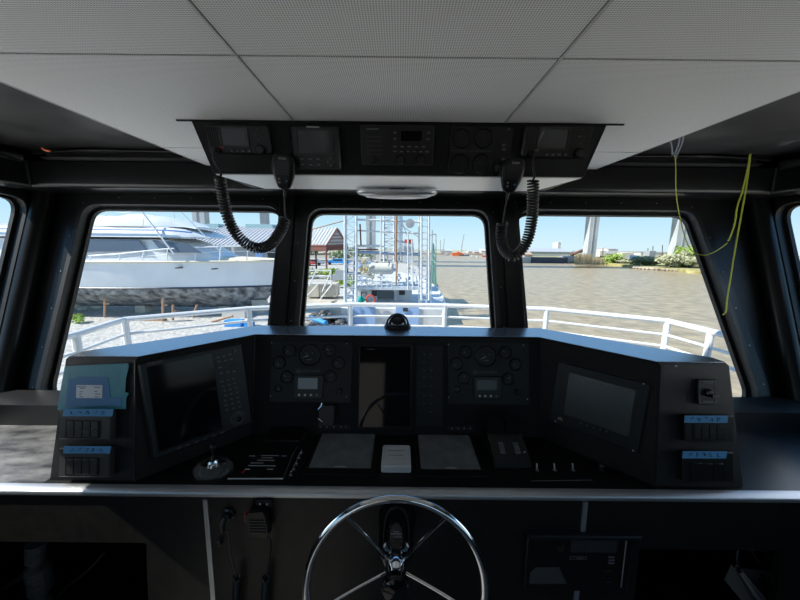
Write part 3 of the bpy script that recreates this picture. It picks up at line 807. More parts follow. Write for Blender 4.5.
# printed placard with a bright edge
q = [FD.pix(u,v) for u,v in ((228,480),(245.5,453.5),(293,453),(283,480))]
t = thing('placard', FD.w(q[0][0],q[0][1],0), 'black printed instruction placard with a white lower edge on the desk', 'placard')
MB(FD.M).prism(q, 0, .004).build('plate', M['plate'], t)
MB(FD.M).tube([(q[0][0],q[0][1],.005),(q[3][0],q[3][1],.005)], .0022, 6).build('edge_strip', M['mark'], t)
MB(FD.M).tube([(q[3][0],q[3][1],.005),(q[2][0]+.004,q[2][1]+.01,.005),(q[2][0]+.02,q[2][1]+.10,.005)], .0010, 6).build('edge_strip', M['markd'], t)
mk = MB(FD.M)
for (u,v,wd) in ((252,456,6),(270,455.5,18),(284,456,5),(267,457.8,11),(266,460.3,17),(257,463,13),(262,465.7,27),(247.5,469.3,5),(270,469.3,6)):
    a = FD.pix(u-wd/2,v,.004); b = FD.pix(u+wd/2,v,.004); dash(mk, (a[0]+b[0])/2, a[1], b[0]-a[0], .0046, .0022)
mk.build('print', M['mark'], t)
a = FD.pix(243.5,472.5); MB(FD.M).prism([(a[0]-.006,a[1]-.008),(a[0]+.003,a[1]-.008),(a[0]+.007,a[1]+.008),(a[0]-.001,a[1]+.008)], .004, .0047).build('red_mark', M['red'], t)
# row of toggle switches beside it
t = thing('toggle_switch_row', PZ(298,465,-.80), 'slanting row of five small chrome toggle switches on the desk', 'switches')
a = FD.pix(291,478); b = FD.pix(303,452)
MB(FD.M).prism([(a[0]-.008,a[1]-.008),(a[0]+.022,a[1]-.008),(b[0]+.022,b[1]+.012),(b[0]-.006,b[1]+.012)], 0, .003).build('switch_plate', M['plate'], t)
for u,v in ((290.7,476),(293.7,470.3),(296.2,464.8),(298.7,459),(301.2,454)):
    p = FD.pix(u,v); s = MB(FD.M).lathe([(.006,.003),(.006,.006),(.003,.008)], (p[0],p[1],0), 10).build('switch_collar', M['bolt'], t)
    MB(FD.M).tube([(p[0],p[1],.006),(p[0]+.003,p[1]+.004,.018)], [.002,.003], 8).build('toggle', M['chrome'], s)
# toggles and knob on the right side of the desk
a = FD.pix(531,482); b = FD.pix(592,481); c_ = FD.pix(586,462); d_ = FD.pix(531,462)
t = thing('toggle_switches', FD.w(a[0],a[1],0), 'small black panel with three dark toggle switches right of the throttle', 'switches')
MB(FD.M).prism([a,b,c_,d_], 0, .003).build('switch_plate', M['plate'], t)
MB(FD.M).tube([(a[0],a[1],.004),(b[0],b[1],.004)], .0009, 5).build('edge_strip', M['markd'], t)
for u in (537,554.5,573):
    p = FD.pix(u,471); s = MB(FD.M).lathe([(.006,.003),(.006,.006),(.003,.008)], (p[0],p[1],0), 10).build('switch_collar', M['markd'], t)
    MB(FD.M).tube([(p[0],p[1],.006),(p[0]+.002,p[1]+.012,.022)], [.002,.003], 8).build('toggle', M['bolt'], s)
p = FD.pix(601,471.5)
t = thing('thruster_knob', FD.w(p[0],p[1],0), 'small black knob on a diamond base at the right of the desk', 'knob')
MB(FD.M).prism([(p[0]-.026,p[1]),(p[0],p[1]-.016),(p[0]+.026,p[1]),(p[0],p[1]+.016)], 0, .005).build('knob_base', M['plastic'], t)
MB(FD.M).lathe([(.008,.005),(.007,.018),(.010,.024),(.008,.030),(0,.031)], (p[0],p[1],0), 14).build('knob', M['plastic2'], t)
# folding handset hooked low on the console face
fr = FC
x,y,w,h = fr.box(318,404,334,424)
t = thing('handset', fr.w(x,y-h/2,0), 'small black handset with bright metal tips hung below the left engine panel', 'handset')
MB(fr.M).slab(x+.006,y,w,h,0,.022,.006,.003).build('handset_body', M['plastic'], t)
pts = [fr.pix(u,v,.02) for u,v in ((322.5,402.5),(321.5,406),(318.5,409),(318.8,415),(318.5,418),(322.5,421.5))]
b = MB(fr.M).tube(smooth([(p[0],p[1],.024) for p in pts],4), .0025, 8).build('cord', M['plastic'], t)
MB(fr.M).tube([(pts[0][0],pts[0][1],.026),(pts[1][0],pts[1][1],.026),(pts[2][0],pts[2][1],.026)], .0028, 8).build('metal_tip', M['chrome'], t)
MB(fr.M).tube([(pts[4][0],pts[4][1],.026),(pts[5][0],pts[5][1],.026)], .0042, 8).build('metal_tip', M['chrome'], t)
# indicator lamps under each engine panel
for us,v0,lab in (((320.5,327,334,341,346),426.5,'row of five tiny dark indicator lamps under the left engine panel'),((452,458,464,470),428,'row of four tiny dark indicator lamps under the right engine panel')):
    p = [fr.pix(u,v0) for u in us]; mx_ = sum(q[0] for q in p)/len(p)
    t = thing('indicator_lamps', fr.w(mx_,p[0][1],0), lab, 'indicator lamps')
    MB(fr.M).slab(mx_,p[0][1],p[-1][0]-p[0][0]+.03,.022,0,.004,.003,.001).build('lamp_plate', M['plate'], t)
    for q in p: MB(fr.M).lathe([(.004,.004),(.0035,.008),(0,.009)], (q[0],q[1],0), 10).build('lamp', M['markd'], t)
# ================================================================= overhead console
FH = Frame((-.008,1.064,.213), (1,0,0), (0,1.03-1.064,.355-.213))
oh = thing('overhead_console', (0,1.2,.213), 'black overhead radio console hung under the ceiling tiles', 'console')
def hx(k, s): return -.008+s*(.612 if k else .578)
front = [(hx(0,-1),1.064,.213),(hx(0,1),1.064,.213),(hx(1,1),1.03,.353),(hx(1,-1),1.03,.353)]
back = [(hx(0,-1),1.33,.213),(hx(0,1),1.33,.213),(hx(1,1),1.36,.353),(hx(1,-1),1.36,.353)]
MB().add(front+back, [(0,1,2,3),(4,7,6,5),(0,4,5,1),(3,2,6,7),(0,3,7,4),(1,5,6,2)]).build('console_body', M['body'], oh, smooth=0)
u0 = Vector((hx(0,-1)+.004,1.067,.2125))
MB().hexa([(hx(0,-1)+.003,1.068,.209),(hx(0,1)-.003,1.068,.209),(hx(0,1)-.05,1.325,.209),(hx(0,-1)+.05,1.325,.209)],[(hx(0,-1)+.003,1.068,.2128),(hx(0,1)-.003,1.068,.2128),(hx(0,1)-.05,1.325,.2128),(hx(0,-1)+.05,1.325,.2128)]).build('underside_plate', M['aluw'], oh, label='pale satin metal underside', smooth=0)
MB().box((-.665,1.026,.351),(.655,1.032,.3545)).build('top_flange', M['plate'], oh)
for k,(a,b) in enumerate(((0,3),(1,2),(0,1))):
    MB().tube([front[a],front[b]], .0018, 6).build('edge_bead', M['plastic2'], oh)
# oblong lamp under it
c = P(397,194.5,1.30)
t = thing('dome_light', (c.x,c.y,c.z), 'long flat oval lamp under the overhead console', 'lamp')
sec = []
for r,z in ((1,.012),(1,.006),(.96,0),(.82,-.006)):
    sec.append([(c.x+.155*r*math.copysign(abs(math.cos(a))**.6,math.cos(a)), c.y+.042*r*math.sin(a), c.z+z) for a in [2*PI*i/32 for i in range(32)]])
MB().loft(sec).build('lamp_base', M['alu'], t)
MB().loft([[(c.x+.13*r*math.cos(a), c.y+.034*r*math.sin(a), c.z-.006-z) for a in [2*PI*i/28 for i in range(28)]] for r,z in ((1,0),(.9,.006),(.6,.009))]).build('lens', M['lens'], t)
MB().box((c.x-.03,c.y-.015,c.z+.01),(c.x+.03,c.y+.015,.212)).build('lamp_bracket', M['plastic'], t)

fr = FH
def vhf(px, label, ink):
    x,y,w,h = fr.box(*px)
    t = thing('marine_radio', fr.w(x,y-h/2,0), label, 'radio', 'marine radios in the overhead console')
    MB(fr.M).slab(x,y,w,h,0,.016,.010,.004).build('radio_body', M['plastic'], t)
    g = MB(fr.M); gx = x-w*.385
    for k in range(6): g.prism([(gx-w*.085+k*w*.034,y-h*.22),(gx-w*.085+k*w*.034+w*.014,y-h*.22),(gx-w*.085+k*w*.034+w*.004,y+h*.40),(gx-w*.085+k*w*.034-w*.010,y+h*.40)], .0155, .019)
    g.build('speaker_grille', M['plastic2'], t)
    sx = x-w*.06; sy = y+h*.10
    MB(fr.M).prism(rrect(sx,sy,w*.46,h*.68,.004), .0155, .019, [rrect(sx,sy,w*.40,h*.56,.003)]).build('screen_bezel', M['plastic2'], t)
    MB(fr.M).slab(sx,sy,w*.40,h*.56,.0155,.0168,.002).build('screen', M['screend'], t)
    # crumpled protective film still on the screen
    fx = sx+(w*.20 if ink else -w*.17)
    MB(fr.M).tube(smooth([(fx+.002,sy+h*.28,.019),(fx-.003,sy+h*.15,.024),(fx-.004+(0 if ink else -.005),sy,.026),(fx+(.004 if ink else -.012),sy-h*.25,.020)],4), [.0012]*3+[.0028]*6+[.001]*4, 6).build('film_fold', M['clear'], t)
    for (dx,dy) in ((.33,.36),(.29,.17),(.33,.17),(.375,.17),(.335,-.02)):
        key(t, fr, x+w*dx, y+h*dy, w*.028, h*.09, .016, 'plastic2')
    for dx in (.30,.36):
        key(t, fr, x+w*dx, y-h*.16, w*.05, h*.05, .016, 'plastic2', False)
    for k in range(4): key(t, fr, x-w*.13+k*w*.095, y-h*.38, w*.055, h*.10, .016, 'plastic2')
    MB(fr.M).lathe([(.013,.016),(.0125,.028),(.010,.031),(0,.031)], (x+w*.34,y-h*.33,0), 20).build('knob', M['plastic'], t)
    MB(fr.M).lathe([(.010,.016),(.010,.026),(.006,.030),(.004,.036)], (x-w*.36,y-h*.36,0), 16).build('mic_socket', M['plastic'], t)
    MB(fr.M).slab(x-w*.29,y-h*.26,.016,.005,.016,.018,.001).build('maker_badge', M['red'] if ink else M['markd'], t)
    return t, fr.w(x-w*.36,y-h*.36,.034)
ra, sockL = vhf((210,125.5,272,154.5), 'left marine radio in the overhead console with a torn film on its screen', True)
rb, sockR = vhf((521.5,126,588,158.5), 'right marine radio in the overhead console with a grille and small screen', False)

# square sounder display
x,y,w,h = fr.box(294,127,341,170)
t = thing('depth_sounder', fr.w(x,y-h/2,0), 'square black display with keys in the overhead console right of the left radio', 'display')
MB(fr.M).slab(x,y,w,h,0,.022,.008,.004).build('display_housing', M['plastic'], t)
MB(fr.M).prism(rrect(x,y+h*.14,w*.78,h*.58,.004), .0215, .0245, [rrect(x,y+h*.14,w*.70,h*.50,.003)]).build('screen_bezel', M['plastic2'], t)
MB(fr.M).slab(x,y+h*.14,w*.70,h*.50,.0215,.0230,.003).build('screen', M['screen'], t)
m2 = MB(fr.M); dash(m2, x-w*.02, y+h*.47, w*.26, .0228, .003); m2.build('lettering', M['mark'], t)
for r in range(2):
    for c_ in range(3): key(t, fr, x-w*.30+c_*w*.17, y-h*.25-r*h*.13, w*.10, h*.07, .022, 'plastic2')
kb = MB(fr.M).lathe([(.014,.022),(.0135,.026),(0,.0265)], (x+w*.30,y-h*.31,0), 20).build('direction_pad', M['plastic2'], t)
m2 = MB(fr.M)
for dx,dy in ((1,0),(-1,0),(0,1),(0,-1)): dash(m2, x+w*.30+dx*.009, y-h*.31+dy*.009, .003, .0272, .003)
m2.build('key_mark', M['markm'], kb)
MB(fr.M).slab(x,y-h*.475,w*.92,h*.05,.010,.0235,.002,.001).build('lower_lip', M['plastic2'], t)

# long wave radio receiver
x,y,w,h = fr.box(361,126,433.5,166)
t = thing('radio_transceiver', fr.w(x,y-h/2,0), 'wide black radio receiver with two knobs in the middle of the overhead console', 'radio')
MB(fr.M).slab(x,y,w,h,0,.014,.005,.003).build('radio_body', M['plastic'], t)
MB(fr.M).prism(rrect(x,y,w*.99,h*.98,.004), .0135,.0150,[rrect(x,y,w*.97,h*.945,.003)]).build('face_rim', M['plastic2'], t)
m2 = MB(fr.M); dash(m2, x-w*.33, y+h*.40, w*.16, .0146, .0035); m2.build('lettering', M['markd'], t)
g = MB(fr.M)
for k in range(5): dash(g, x-w*.31, y+h*(.22-.11*k), w*.22, .0146, .0045)
g.build('speaker_grille', M['plastic2'], t)
MB(fr.M).slab(x+w*.19,y+h*.24,w*.28,h*.24,.0135,.0152,.002).build('screen', M['screen'], t)
for r in range(2):
    for k in range(5+r): key(t, fr, x-w*.03+k*w*.088*(1 if r else 1.1), y-h*.02-r*h*.12, w*.06, h*.06, .014, 'plastic2')
for dx,dy in ((-.03,.32),(-.03,.17),(.42,.32),(.42,.17)): key(t, fr, x+w*dx, y+h*dy, w*.05, h*.06, .014, 'plastic2')
for dx,r in ((-.33,.010),(.05,.013),(.32,.014)):
    MB(fr.M).lathe([(r,.014),(r*.95,.026),(r*.8,.029),(0,.029)], (x+w*dx,y-h*.34,0), 20).build('knob', M['plastic'], t)

# four round dials
x,y,w,h = fr.box(449,127,511,175)
t = thing('dial_panel', fr.w(x,y-h/2,0), 'black panel with four round dials in the overhead console', 'instrument panel')
MB(fr.M).slab(x,y,w,h,0,.005,.004,.001).build('panel_plate', M['plate'], t)
for u,v,a in ((461.5,138.5,130),(483.5,138.5,125),(459.5,164,20),(481,164,150)): gauge(t, fr, u, v, 9.8, a)
m2 = MB(fr.M); dash(m2, fr.pix(471,151)[0], fr.pix(471,151)[1], w*.66, .0056, .0012); m2.build('dividing_line', M['markd'], t)
screw(t, fr, 508.5, 129.5)
for u,v in ((503,145),(503,149.5),(502.5,159)):
    q = fr.pix(u,v); m2 = MB(fr.M).slab(q[0],q[1],.010,.006,.005,.009,.001).build('toggle', M['markd'], t)
q = fr.pix(497,168); MB(fr.M).lathe([(.012,.005),(.011,.016),(0,.018)], (q[0],q[1],0), 16).build('knob', M['plastic2'], t)

# ---- fist microphones with coiled cords
def fist_mic(px, label, coilpts, straight, sock):
    # px: top centre and bottom tip of the microphone
    (u0,v0),(u1,v1),wp = px
    a = fr.pix(u0,v0,.045); b = fr.pix(u1,v1,.045)
    L = Vector((a[0]-b[0],a[1]-b[1])).length; f2 = Frame(fr.w(b[0],b[1],.045), Vector(fr.w(a[0],a[1],.045)-fr.w(b[0],b[1],.045)).cross(fr.n), fr.w(a[0],a[1],.045)-fr.w(b[0],b[1],.045))
    W = wp
    t = thing('fist_microphone', f2.o, label, 'microphone', 'fist microphones hung on the overhead console')
    prof = [(.00,.010),(.05,.26),(.15,.33),(.35,.43),(.55,.49),(.75,.50),(.90,.45),(.97,.36),(1.0,.20)]
    def sec(y, w, z0, z1):
        return [(w*math.copysign(abs(math.cos(q))**.55,math.cos(q)), y, (z0+z1)/2+(z1-z0)/2*math.copysign(abs(math.sin(q))**.55,math.sin(q))) for q in [2*PI*i/24 for i in range(24)]]
    MB(f2.M).loft([sec(L*yy, W*ww, -.012*(.5+ww), .013*(.6+ww)) for yy,ww in prof]).build('microphone_body', M['plastic'], t, smooth=50)
    g = MB(f2.M)
    for k in range(7): g.box((-W*.30,L*(.42+.055*k),.0135),(W*.30,L*(.42+.055*k)+.0022,.0165))
    g.build('speaker_grille', M['plastic2'], t)
    MB(f2.M).text('ICOM', 0, L*.86, .0085, .0168).build('lettering', M['mark'], t, smooth=0)
    for dx,dy,m in ((-.16,.30,'markm'),(.16,.26,'blue2'),(-.14,.20,'markm')):
        MB(f2.M).lathe([(.0035,.010),(.003,.0155),(0,.016)], (W*dx,L*dy,0), 10).build('button', M[m], t)
    MB(f2.M).box((-W*.56,L*.45,-.004),(-W*.44,L*.72,.005)).build('talk_key', M['plastic2'], t)
    MB(f2.M).box((-.012,L*.88,-.045),(.012,L*.98,-.008)).build('hanger_clip', M['plastic2'], t)
    MB(f2.M).tube([(0,.004,0),(0,-.022,0)], [.006,.004], 8).build('strain_relief', M['rubber'], t)
    cp = smooth([P(u,v,Y) for u,v,Y in coilpts], 8)
    c_ = coil(cp, .0155, .0034, .0088, 10, 5).build('coiled_cord', M['cable'], t, smooth=60, fix=False)
    s = smooth([sock]+[P(u,v,Y) for u,v,Y in straight[0]]+[cp[0]], 6)
    MB().tube(s, .0034, 6).build('cord', M['cable'], t)
    s = smooth([cp[-1]]+[P(u,v,Y) for u,v,Y in straight[1]]+[f2.w(0,-.02,0)], 6)
    MB().tube(s, .0028, 6).build('cord', M['cable'], t)
    return t
fist_mic(((284,153.5),(284.5,189.5),.068), 'fist microphone hanging beside the left radio over the left window',
    [(220,177,1.04),(223,196,1.05),(227,215,1.06),(235,232,1.07),(247,244,1.08),(260,248,1.09),(272,243,1.08),(281,230,1.06),(285,219,1.05)],
    ([(214,160,1.00),(221,172,1.03)],[(284.5,205,1.045)]), sockL)
fist_mic(((515,158),(508,193),.068), 'fist microphone hanging beside the right radio over the mullion',
    [(533,180,1.04),(533,198,1.05),(532,218,1.06),(528,238,1.07),(520,252,1.08),(511,256,1.09),(503,247,1.08),(501,233,1.06),(502.5,223,1.05)],
    ([(533,165,1.01),(534.5,176,1.03)],[(504.5,212,1.045)]), sockR)

# ================================================================= steering wheel
AX = math.radians(11)
d_ = ray(395.5,589); k_ = .80/_f0.dot(d_); WC = d_*k_
n = Vector((0,-math.cos(AX),math.sin(AX))); FWH = Frame(WC, (1,0,0), (0,math.sin(AX),math.cos(AX)))
R = .221
t = thing('steering_wheel', WC, 'polished stainless five spoke steering wheel in front of the counter', 'steering wheel')
MB(FWH.M).tube([(R*math.cos(a),R*math.sin(a),0) for a in [2*PI*i/96 for i in range(96)]], .0095, 14, closed=True).build('rim', M['chrome'], t, smooth=80)
HD = -.062
for k in range(5):
    a = math.radians(-90+72*k)
    MB(FWH.M).tube(smooth([(.020*math.cos(a),.020*math.sin(a),HD),(R*.5*math.cos(a),R*.5*math.sin(a),HD*.62),(R*.985*math.cos(a),R*.985*math.sin(a),-.004)],6), .0042, 10).build('spoke', M['chrome'], t)
MB(FWH.M).lathe([(.022,HD-.020),(.028,HD-.014),(.028,HD+.016),(.024,HD+.022),(.024,HD+.046)], (0,0,0), 32).build('hub', M['chrome'], t)
MB(FWH.M).lathe([(.030,HD+.042),(.035,HD+.048),(.035,HD+.064),(.030,HD+.071),(.014,HD+.0755),(0,HD+.0765)], (0,0,0), 32).build('hub_cap', M['gloss'], t)
MB(FWH.M).lathe([(.019,HD-.045),(.021,HD-.018)], (0,0,0), 28).build('hub_sleeve', M['chrome'], t)
# helm pump housing on the front panel
hz = WC+n*(HD-.05); dist = (YP-hz.y)/(-n.y)*-1
dep = (hz.y-YP)/n.y
b0_ = HD-.05-abs((YP-hz.y)/n.y)
hp = thing('helm_pump', WC+n*b0_, 'gloss black round helm pump housing on the counter front behind the steering wheel', 'helm pump')
MB(FWH.M).lathe([(.062,b0_-.018),(.062,b0_+.020),(.058,b0_+.030),(.048,HD-.050),(.036,HD-.034),(.022,HD-.030)], (0,0,0), 40).build('pump_housing', M['gloss'], hp, smooth=50)
lx = FWH
MB(FWH.M).prism([(-.014,.0),(.014,.0),(.014,.0012),(-.014,.0012)], 0, .0004)
fr2 = Frame(FWH.w(0,.0505,HD-.056)+Vector((0,-.003,.003)), (1,0,0), (0,.80,.42))
mk = MB(fr2.M); dash(mk, 0, .006, .016, .003, .0012); dash(mk, 0, .001, .030, .003, .0015); mk.text('SeaStar', .004, -.006, .0075, .003).build('lettering', M['markm'], hp, smooth=0)

# ================================================================= things on the front panel
fr = FP
# handheld microphone on its clip
x,y,w,h = fr.box(250,501,274,529)
t = thing('handheld_microphone', fr.w(x,y-h/2,0), 'black ribbed handheld speaker microphone with a red side key clipped under the counter edge', 'microphone')
pts = [(x-w*.48,y+h*.22),(x-w*.30,y+h*.44),(x+w*.30,y+h*.48),(x+w*.40,y+h*.30),(x+w*.46,y-h*.38),(x+w*.22,y-h*.48),(x-w*.26,y-h*.42),(x-w*.44,y-h*.05)]
a = roundpoly(pts, .006, 3)
MB(fr.M).prism(a, .012, .036).prism(offset(a,-.003), .036, .040).build('microphone_body', M['plastic'], t)
g = MB(fr.M)
for k in range(5): g.box((x-w*.30,y+h*(.14-.10*k),.040),(x+w*.34,y+h*(.14-.10*k)+.004,.0425))
g.build('speaker_grille', M['plastic2'], t)
MB(fr.M).box((x-w*.52,y+h*.02,.018),(x-w*.46,y+h*.30,.032)).build('talk_key', M['red'], t, label='red talk key')
cl = MB(fr.M).slab(x+w*.18,y+h*.50,.05,.026,0,.014,.003,.002).build('hanger_clip', M['plastic2'], t)
for dx in (-.010,.012): MB(fr.M).ball((x+w*.18+dx,y+h*.52,.016), .004, 10).build('screw', M['bolt'], cl)
e = fr.w(x+w*.22,y-h*.46,.024)
p1 = fr.pix(271,545,.03); p2 = fr.pix(266,577,.03)
MB().tube(smooth([e,fr.w(p1[0],p1[1],.03),fr.w(p2[0],p2[1],.03)],6), .003, 6).build('cord', M['cable'], t)
p3 = fr.pix(262,640,.03); coil(smooth([fr.w(p2[0],p2[1],.03),fr.w((p2[0]+p3[0])/2,(p2[1]+p3[1])/2,.03),fr.w(p3[0],p3[1],.03)],6), .010, .003, .008).build('coiled_cord', M['cable'], t, smooth=60, fix=False)
# socket with its plug
x,y = fr.pix(229,513)
t = thing('cable_socket', fr.w(x,y,0), 'round black cable socket with a plugged cord left of the handheld microphone', 'socket')
MB(fr.M).lathe([(.022,0),(.022,.006),(.016,.010),(.013,.022),(.010,.024)], (x,y,0), 24).build('socket_body', M['plastic'], t)
for dx,dy in ((0,.017),(-.016,-.006),(.016,-.009)): MB(fr.M).ball((x+dx,y+dy,.008), .003, 8).build('screw', M['bolt'], t)
p1 = fr.pix(228,532,.03); p2 = fr.pix(237,577,.03); p3 = fr.pix(234,640,.03)
MB().tube([fr.w(x,y,.022),fr.w(x-.004,y-.012,.036),fr.w(x-.006,y-.036,.034)], .008, 10).build('plug', M['rubber'], t)
MB().tube(smooth([fr.w(x-.006,y-.036,.034),fr.w(p1[0],p1[1],.03),fr.w((p1[0]+p2[0])/2-.006,(p1[1]+p2[1])/2,.03),fr.w(p2[0],p2[1],.03)],6), .0026, 6).build('cord', M['cable'], t)
coil(smooth([fr.w(p2[0],p2[1],.03),fr.w((p2[0]+p3[0])/2,(p2[1]+p3[1])/2,.03),fr.w(p3[0],p3[1],.03)],6), .010, .003, .008).build('coiled_cord', M['cable'], t, smooth=60, fix=False)
x,y = fr.pix(221,541)
MB(fr.M).lathe([(.009,0),(.008,.010),(.006,.014),(0,.015)], (x,y,0), 14, sy=1.5).build('push_knob', M['plastic2'], None, 'tiny oval grey knob on the counter front beside the aluminium strip', 'knob')
# stereo in its hinged cover
q = [fr.pix(u,v) for u,v in ((523,588),(526,531),(632,532),(625,588))]; x,y,w,h = rectfit(q)
t = thing('radio_receiver', fr.w(x,y-h/2,0), 'black radio receiver with a small grey display under a cover on the counter front', 'radio')
MB(fr.M).slab(x,y,w,h,0,.012,.006,.003).build('radio_body', M['plastic'], t)
MB(fr.M).loft([[(xx,y+h/2-.012,.0),(xx,y+h/2+.004,.0),(xx,y+h/2+.004,.020),(xx,y+h/2,.024),(xx,y+h/2-.012,.022)] for xx in (x-w*.5,x+w*.54)]).build('cover_hood', M['bezel'], t)
a_,b_,c_,d2 = fr.box(571,540,617,552,.012)
MB(fr.M).slab(a_,b_,c_,d2,.0115,.014,.002).build('display_screen', M['screend'], t)
q1 = fr.pix(559,545,.012); MB(fr.M).lathe([(.014,.012),(.013,.026),(0,.028)], (q1[0],q1[1],0), 20).box((q1[0]-.002,q1[1]+.004,.026),(q1[0]+.001,q1[1]+.018,.030)).build('knob', M['plastic2'], t)
mm = MB(fr.M); q1 = fr.pix(578,558,.012); mm.prism(rrect(q1[0],q1[1],.058,.012,.002,2), .012,.0128,[rrect(q1[0],q1[1],.055,.009,.001,2)]); dash(mm, q1[0]+.006, q1[1], .022, .0128, .003); mm.build('lettering', M['markd'], t)
for v in (557,560,563): q1 = fr.pix(611,v,.012); key(t, fr, q1[0], q1[1], .020, .005, .012, 'markd', False)
for v in (571,582): q1 = fr.pix(608,v,.012); key(t, fr, q1[0], q1[1], .022, .004, .012, 'plastic2', False)
q = [fr.pix(u,v,.012) for u,v in ((529,583),(530,572),(536,567),(559,567),(566,583))]
MB(fr.M).prism(q, .0115, .0145).build('disc_door', M['dim'], t)
q0 = fr.pix(627,536,.016); q1 = fr.pix(621,587,.016)
MB(fr.M).tube([(q0[0],q0[1],.016),(q1[0],q1[1],.016)], .0018, 6).build('side_trim', M['alu'], t)
q0 = fr.pix(529,534,.014); q1 = fr.pix(525,587,.014)
MB(fr.M).tube([(q0[0],q0[1],.013),(q1[0],q1[1],.013)], .001, 6).build('side_trim', M['plastic2'], t)

# ---- in the left recess: a hanging glove-like sleeve of ribbed conduit and a cable
Fg = Frame((0,1.10,-.84), (1,0,0), (0,0,1))
p = [Fg.w(*Fg.pix(u,v)) for u,v in ((36,543),(36,561),(40,580),(43,610))]
pts = smooth(p,10); rr = [.030+.002*(i%2) + (.008 if 12 < i < 24 else 0) - (.012 if i in (10,11,24,25) else 0) for i in range(len(pts))]
MB().tube(pts, rr, 16).build('ribbed_hose', M['dim'], None, 'dark grey ribbed hose hanging inside the left open recess', 'hose', smooth=0)
p = [P(u,v,1.2) for u,v in ((104,553),(88,570),(66,588),(50,606))]
MB().tube(smooth(p,6), .006, 8).build('cable', M['dim'], None, 'dark cable looping down behind the ribbed hose in the left recess', 'cable')
p = [P(u,v,1.25) for u,v in ((-10,600),(10,584),(28,576),(20,592),(-4,606))]
MB().tube(smooth(p,6), .014, 8).build('cable', M['dim'], None, 'thick dark cable bundle at the lower left of the left recess', 'cable')

# ---- in the right recess: pale folded carton with slots, cables and a post
Fg = Frame((0,1.14,-.84), (1,0,0), (0,0,1))
q = [P(u,v,Y) for u,v,Y in ((739,563,1.12),(737,576,1.10),(790,640,1.05),(806,640,1.05))]
t = thing('open_carton', P(760,600,1.12), 'grey carton with dark slots lying in the right open recess', 'carton')
def plate(mb, ps, dv):
    ps = [Vector(p) for p in ps]; n = len(ps); mb.add(ps+[p+Vector(dv) for p in ps], [tuple(range(n)), tuple(range(n,2*n))[::-1]]+[(i,i+n,(i+1)%n+n,(i+1)%n) for i in range(n)]); return mb
plate(MB(), [P(732,565,1.10),P(725,580,1.08),P(775,640,1.02),P(800,640,1.06)], (0,.004,-.002)).build('carton_side', M['carton'], t)
plate(MB(), [P(736,564,1.104),P(733,571,1.10),P(788,640,1.03),P(800,640,1.05)], (0,-.003,.002)).build('carton_edge', M['cartonl'], t)
plate(MB(), [P(741,568,1.12),P(776,572,1.16),P(772,606,1.14),P(766,606,1.10)], (0,.004,-.002)).build('carton_flap', M['cartonl'], t)
for a_,b_ in (((759,575),(773,590)),((758,579),(772,594))):
    plate(MB(), [P(*a_,1.125),P(a_[0]+2,a_[1]-1,1.125),P(b_[0]+1,b_[1]-1,1.11),P(*b_,1.11)], (0,-.003,.002)).build('slot', M['ink'], t)
sl = [P(735,567,1.09),P(739,567,1.09),P(742,573,1.085),P(738,573,1.085)]
plate(MB(), sl, (0,-.003,.002)).build('slot', M['ink'], t)
for k,ps in enumerate(([(738,551),(737,560),(741,568),(748,572)],[(752,551),(756,559),(761,567),(765,568)],[(762,551),(769,557),(776,566),(778,572)])):
    MB().tube(smooth([P(u,v,1.14+.03*k) for u,v in ps],6), .0028, 6).build('grey_wire', M['greywire'], None, ('thin grey wire arching at the left end of the grey carton','thin grey wire hooked above the middle of the grey carton','thin grey wire sloping down at the right of the grey carton')[k], 'wire')
a_ = P(797,556,.98); b_ = P(789,640,.98)
MB().tube([a_,b_], .020, 12).build('support_post', M['cartonl'], None, 'grey rounded post at the right side of the right open recess', 'post')

# ================================================================= loose yellow-green wires on the right
def wire(pts, m, r, label, group=None):
    return MB().tube(smooth([P(u,v,Y) for u,v,Y in pts],6), r, 6).build('loose_wire', m, None, label, 'wire', group)
wire([(673,152,1.45),(675.5,160,1.50),(676,190,1.55),(678,207,1.6),(681,222,1.6),(685,237,1.58),(691,250,1.56),(702,255,1.52),(712,253,1.5),(722,247,1.5),(727,243,1.5)], M['yellow'], .0022, 'thin yellow-green wire looping across the top corner of the right window')
wire([(750,154,1.50),(747,172,1.50),(742,192,1.5),(737,208,1.5),(735,222,1.5),(731,235,1.5),(728,241,1.5)], M['yellow'], .0036, 'thick yellow-green wire pair hanging from the right beam, its shorter strand')
wire([(750.5,154,1.49),(748,175,1.49),(744,200,1.48),(740,222,1.47),(735,250,1.46),(731,275,1.45),(727,300,1.44),(726,311,1.44),(722.5,315,1.44)], M['yellow'], .0034, 'long yellow-green wire with a hooked end hanging down the right corner post')
for k,(a_,b_) in enumerate((((670,140),(672,155)),((680,135),(674,156)),((684,135),(676,157)))):
    wire([(a_[0],a_[1],1.35),((a_[0]+b_[0])/2+1,(a_[1]+b_[1])/2,1.40),(b_[0],b_[1],1.46)], M['greywire'], .003, ('left pale grey wire end','middle pale grey wire end','right pale grey wire end')[k]+' poking down at the right edge of the ceiling tiles', 'pale wire ends by the right tile edge')
MB().tube(smooth([P(u,v,1.40) for u,v in ((42,148),(45,150),(50,151))],4), .004, 6).build('wire_connector', M['orange'], None, 'small orange wire connector on the left beam end', 'connector')
# crumpled clear bag on the right beam
c = P(787,137,1.42); rnd = random.Random(8); sec = []
for k in range(9):
    r = .034*math.sin(PI*(k+.6)/9.2)
    sec.append([(c.x-.05+.012*k, c.y+r*math.cos(a)*(1+1.0*rnd.random()), c.z+.7*r*math.sin(a)*(1+.5*rnd.random())) for a in [2*PI*i/14 for i in range(14)]])
MB().loft(sec).build('plastic_bag', M['clear'], None, 'crumpled clear plastic bag tucked on the right beam', 'bag', smooth=20)
